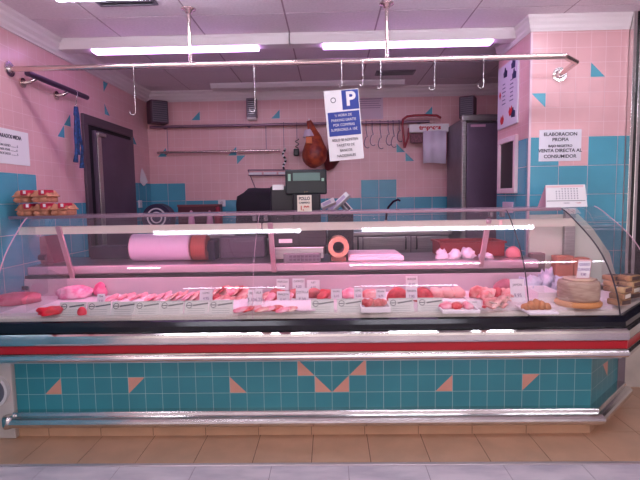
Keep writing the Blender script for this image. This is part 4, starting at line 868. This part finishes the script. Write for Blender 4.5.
for i in range(6):
    p = dk(494+i*2.6, 309-i*1.2+(i % 2)*2); m = MB(); a = .25+.12*i; L = .13; n = 12; V = []
    for k in range(n+1):
        u = k/n-.5
        for s_ in (-1, 1):
            for hh in (0, .006): V.append((p.x+u*L*cos(a)-s_*.016*sin(a), p.y+u*L*sin(a)+s_*.016*cos(a), DZ+.002+.007*i+.008*(1+sin(k*1.1+i))+hh))
    Fs = []
    for k in range(n):
        b_ = 4*k; Fs += [(b_, b_+4, b_+6, b_+2), (b_+1, b_+3, b_+7, b_+5), (b_, b_+1, b_+5, b_+4), (b_+2, b_+6, b_+7, b_+3)]
    Fs += [(0, 2, 3, 1), (4*n, 4*n+1, 4*n+3, 4*n+2)]
    m.add(V, Fs, 0, True); tag(m.build('bacon_rasher', BACON), '%s bacon rasher from the left in the overlapping row' % ['first', 'second', 'third', 'fourth', 'fifth', 'sixth'][i], 'meat', 'bacon rashers beside the right glass seam')
# cured hams further back
t_ = meat(506, 292, .16, .14, .085, mm('ham_cut', (196, 110, 130), (150, 60, 80), ns=6), 'cut cured ham end behind the right glass seam', 'ham_piece', rot=.4, amp=.12)
meat(536, 286, .14, .12, .065, CURED, 'dark cured sausage piece right of the right seam', 'ham_piece', rot=.9, amp=.2)
x0, x1, y0, y1, zt = tray(529, 560, 315, 306, 'white tray of orange brown croquette pieces', .012)
for i in range(5):
    x = x0+.022+(x1-x0-.044)*i/4; o = blob('pastry_piece', (x, (y0+y1)/2, zt), (.045, .05, .034+.012*(2-abs(i-2))), mat('pastry', (206, 136, 96), .5, nz=.2, nscale=20), 80+i, i, amp=.15); tag(o, '%s orange brown piece in the small white tray' % ['leftmost', 'second from left', 'middle', 'second from right', 'rightmost'][i], 'snack', 'orange pieces in the small tray')
x0, x1, y0, y1, zt = tray(538, 562, 303, 295, 'white plastic tub left of the cheese wheel', .06)
# plastic bags
BAG = mat('bag_plastic', (220, 216, 232), .2, c2=(170, 172, 196), nscale=16, bump=.6)
for i, (px, py, w, h) in enumerate(((530, 296, .13, .10), (545, 293, .12, .13), (561, 297, .11, .10))):
    meat(px, py-3, w, .12, h, BAG, ['left crinkled clear bag behind the white tub', 'tall crinkled clear bag behind the white tub', 'right crinkled clear bag beside the cheese'][i], 'plastic_bag', seed=90+i, amp=.7, cat='bag', sc=3.2)
# cheese wheel
c = dk(583.5, 307); cy = c.y+.06; t = thing('aged_cheese', (c.x, cy, DZ), 'large pale grey rinded cheese wheel on an orange base', 'cheese')
m = MB(); m.lathe([(0, 0), (.114, 0), (.120, .008), (.120, .02), (.110, .03), (0, .03)], (c.x, cy, DZ+.0005), n=48); m.build('orange_board', mat('board_orange', (206, 138, 84), .5), t)
m = MB(); m.lathe([(0, .03), (.102, .03), (.107, .045), (.108, .12), (.103, .135), (.09, .14), (0, .14)], (c.x, cy, DZ+.0005), n=48); m.build('rind', mat('cheese_rind', (186, 158, 140), .7, c2=(166, 134, 120), nscale=18, stretch=(1, 1, 5), bump=.2), t)
m = MB(); m.lathe([(0, .1405), (.078, .1405), (.082, .146), (.082, .15), (0, .15)], (c.x, cy, DZ+.0005), n=40); m.build('top_disc', mat('cheese_top', (216, 182, 160), .6), t)
ctop = DZ+.1512
p0 = aty(575.5, 287, cy-.03); p1 = aty(586.5, 269, cy-.03)
t = thing('cheese_price_block', (p0.x+.03, cy, ctop), 'white price block standing on top of the cheese wheel', 'price card')
m = MB(); V = [(p0.x, cy-.03, ctop), (p0.x+.068, cy-.04, ctop), (p0.x+.098, cy+.01, ctop), (p0.x+.03, cy+.02, ctop)]; V += [(x+.01, y, ctop+.10) for x, y, z in V]
m.add(V, [(0, 1, 2, 3), (4, 5, 6, 7), (0, 1, 5, 4), (1, 2, 6, 5), (2, 3, 7, 6), (3, 0, 4, 7)], 0); m.build('block', mat('block_pink', (226, 176, 176), .6), t)
PM = frame(Vector(V[0])+Vector((.039, -.0065, .052)), Vector(V[1])-Vector(V[0]), (.1, 0, 1))
m = MB(); m.box(-.032, .032, -.046, .046, 0, .0015, 0, 0, PM); m.build('label', CARDW, t)
for j in range(3): text('label_lettering', ['QUESO', 'CURADO', '9,90'][j], .02, PM @ Matrix.Translation((0, .028-.028*j, .002)), mat('violet_ink', (110, 60, 150), .5), t, sx=.8)
# brown boxes at the back
KRAFT = mat('kraft_box', (196, 122, 100), .7)
for i, (a0, a1, pt, pb, yy) in enumerate(((556, 574, 256, 276, .50), (574, 590, 258, 276, .50))):
    p = aty(a0, pb, yy); q = aty(a1, pt, yy); m = MB(); m.box(p.x, q.x, yy, yy+.08, DZ+.0005, q.z, 0, .004); t = thing('kraft_package', ((p.x+q.x)/2, yy+.04, DZ), ['taller reddish brown package at the back right of the case', 'shorter reddish brown package beside the taller one'][i], 'package')
    m.build('carton', KRAFT, t); m = MB(); m.box(p.x+.02, q.x-.02, yy-.0015, yy, q.z-.06, q.z-.025, 0); m.build('paper_label', mat('label_brown', (160, 96, 84), .6), t)
m = MB(); p = aty(531, 253, .55); q = aty(544, 266, .55); m.box(p.x, q.x, .53, .60, DZ+.0005, p.z, 0, .006); tag(m.build('dark_tub', mat('olive_tub', (116, 98, 96), .5)), 'dark greyish tub at the back just right of the seam', 'tub')
# packaged cheese wedges at the right
def pack(x, y, z, w, d, h, rz, label, k):
    t = thing('wrapped_cheese', (x, y, z), label, 'wrapped cheese', 'wrapped cheeses in the angled end'); t.rotation_euler = (0, 0, rz)
    m = MB(); m.box(-w/2, w/2, -d/2, d/2, 0, h, 0, .007); o = m.build('wrapped_block', mat('wrap%d' % (k % 3), [(190, 146, 104), (168, 128, 96), (206, 170, 128)][k % 3], .3, nz=.2, nscale=15)); o.parent = t
    m = MB(); m.box(-w/2+.012, w/2-.012, -d/2-.0012, -d/2, h*.18, h*.82); m.box(-w/2+.02, w/2-.02, -d/2+.01, d/2-.01, h, h+.001); o = m.build('printed_label', mat('lab%d' % (k % 3), [(84, 62, 60), (226, 216, 200), (110, 78, 70)][k % 3], .5)); o.parent = t
b0 = (1.665, .02)
L1 = [(1.60, -.05, 0, .10, 'front bottom cheese pack at the right mitre seam'), (1.60, -.05, 1, .10, 'front middle cheese pack at the right mitre seam'), (1.60, -.05, 2, .095, 'front top cheese pack at the right mitre seam'),
      (1.755, .12, 0, .11, 'bottom cheese pack beyond the mitre seam'), (1.755, .12, 1, .11, 'second cheese pack up beyond the mitre seam'), (1.755, .12, 2, .105, 'third cheese pack up beyond the mitre seam'), (1.755, .12, 3, .10, 'topmost cheese pack beyond the mitre seam'),
      (1.78, .33, 0, .10, 'bottom cheese pack in the rear corner stack'), (1.78, .33, 1, .10, 'middle cheese pack in the rear corner stack'), (1.78, .33, 2, .09, 'top cheese pack in the rear corner stack'),
      (1.66, .40, 0, .09, 'lower cheese pack left of the rear corner stack'), (1.66, .40, 1, .09, 'upper cheese pack left of the rear corner stack')]
for k, (x, y, lv, w, lab) in enumerate(L1): pack(x+.004*(k % 3), y, DZ+.0008+lv*.0345, w, .08, .033, .5+.1*((k*5) % 3), lab, k)
p = dk(628, 300); m = MB(); m.box(1.80, 1.845, .035, .038, DZ+.001, DZ+.11, 0, 0); tag(m.build('small_price_card', CARDW), 'small white upright card among the cheese packs at right', 'price card')
# ---------------------------------------------------------------- cards
def logo_card(px, w_px, lab, k, py=318):
    p = dk(px, py-2); y = -.116; x = aty(px, 312, y).x; w = w_px/168*.97; h = .078
    t = thing('logo_card', (x+w/2, y, DZ-.015), lab, 'card', 'round-logo cards along the front glass')
    M = Matrix.Translation((x+w/2, y, DZ-.0145)) @ Matrix.Rotation(radians([0, 2, -2, 1][k % 4]), 4, 'Z') @ Matrix.Rotation(radians(-22), 4, 'X') @ Matrix.Rotation(radians(90), 4, 'X')
    m = MB(); m.box(-w/2, w/2, 0, h, -.002, 0, 0, 0, M); m.build('card', CARDM, t)
    m = MB(); m.ring(M @ Vector((-w/2+.026, h-.026, 0)), M.to_3x3() @ Vector((0, 0, 1)), .017, .0135, .001, 0, 20); m.box(-w/2+.012, -w/2+.040, h-.029, h-.024, 0, .0012, 0, 0, M); m.build('round_logo', mat('logo_grey', (84, 90, 92), .5), t)
    m = MB(); M2 = M @ Matrix.Translation((.022, h-.022, 0)) @ Matrix.Rotation(.14, 4, 'Z'); m.box(-.042, .042, -.004, .004, 0, .001, 0, 0, M2); m.build('script_line', MATS['logo_grey'], t)
    m = MB(); [m.box(-w/2+.02, w/2-.02, h-.046-.012*j, h-.044-.012*j, 0, .001, 0, 0, M) for j in range(3)]; m.build('printed_line', mat('faint_ink', (156, 160, 158), .5), t)
on_ = ['first', 'second', 'third', 'fourth', 'fifth', 'sixth', 'seventh', 'eighth', 'ninth', 'tenth', 'eleventh']
for k, (px, w) in enumerate(((58, 26), (86, 23), (110, 23), (134, 24), (159, 23), (184, 23), (208, 24), (311, 22), (337, 24), (389, 24), (418, 24))): logo_card(px, w, '%s grey round-logo card from the left along the front glass' % on_[k], k)
def price_card(px0, px1, pt, pb, y, lab, lines=('1,99', ''), ang=12, name='price_card'):
    a = aty(px0, pb, y); b = aty(px1, pt, y); w = b.x-a.x; h = b.z-a.z; zb = max(a.z, DZ+.001)
    t = thing(name, ((a.x+b.x)/2, y, zb), lab, 'price card', 'white price cards in the case')
    M = Matrix.Translation(((a.x+b.x)/2, y, zb)) @ Matrix.Rotation(radians(-ang), 4, 'X') @ Matrix.Rotation(radians(90), 4, 'X')
    m = MB(); m.box(-w/2, w/2, 0, h, -.0018, 0, 0, 0, M); m.build('card', CARDW, t)
    if zb > DZ+.012:
        m = MB(); m.box(-.002, .002, -(zb-DZ-.001), .01, -.0035, -.0019, 0, 0, M @ Matrix.Rotation(0, 4, 'X')); 
        m = MB(); m.tube([(t.location.x, y+.004, DZ+.0006), (t.location.x, y+.004, zb+.02)], .002, n=6); m.box(t.location.x-.012, t.location.x+.012, y-.008, y+.016, DZ+.0005, DZ+.003); m.build('stem', mat('clear_stem', (220, 200, 214), .3), t)
    if lines[0]: text('price', lines[0], min(h*.34, .03), M @ Matrix.Translation((0, h*.28, .0006)), mat('card_violet', (128, 96, 140), .5), t, ext=.0003, sx=.85)
    text('card_lettering', lines[1] or 'CERDO', min(h*.24, .02), M @ Matrix.Translation((0, h*.74, .0006)), INK, t, ext=.0003, sx=.8)
    return t
PC = [(199.5, 212, 290, 302, .10, 'tall white price card standing before the left seam group', '4,95', 'LOMO'), (248, 254, 290, 304, .06, 'narrow white price card just left of the centre seam', '5,10', 'PIE'), (255, 262, 289, 304, .06, 'narrow white price card just right of the centre seam', '6,25', 'ALA'),
      (276.5, 288.5, 279, 290, .24, 'raised white price card, left of the three in the back row', '3,90', 'MORCILLA'), (292.5, 304.5, 278.5, 290, .24, 'raised white price card, middle of the three in the back row', '4,20', 'CHORIZO'), (307, 319.5, 280, 290.5, .24, 'raised white price card, right of the three in the back row', '4,50', 'FUET'),
      (277, 289.5, 294.5, 307, .06, 'white price card in the front row below the left raised one', '5,95', 'PANCETA'), (296, 308.5, 295, 311, .04, 'white price card in the front row below the middle raised one', '7,20', 'COSTILLA'),
      (331, 342, 289, 299, .10, 'white price card left of the pale pork block', '6,10', 'MAGRO'), (354, 362.5, 288, 299, .10, 'white price card right of the pale pork block', '5,60', 'LOMO'), (376, 386, 289, 299, .10, 'white price card left of the dark mince mounds', '6,75', 'PICADA'),
      (406, 417.5, 288, 300, .03, 'white price card between the two dark mince mounds', '7,90', 'TERNERA'), (406, 418, 276, 288, .26, 'raised white card behind the two dark mince mounds', '8,40', 'BURGER'),
      (468, 481.5, 311, 318, -.09, 'low pinkish card at the front beside the steak tray', '', 'POLLO'), (511, 526, 280, 303, .03, 'tall white price card left of the right glass seam', '9,95', 'JAMON'), (97, 104, 294, 304, .09, 'small white price card on the left liner paper', '3,50', 'TIRA')]
for a0, a1, pt, pb, y, lab, pr1, nm1 in PC: price_card(a0, a1, pt, pb, y, lab, (pr1, nm1))
p = dk(84, 314); tag(blob('red_tomato', (p.x, p.y-.02, DZ+.001), (.05, .045, .045), mat('tomato', (220, 60, 80), .3), 5, amp=.05), 'small round red garnish between the first two logo cards', 'garnish')
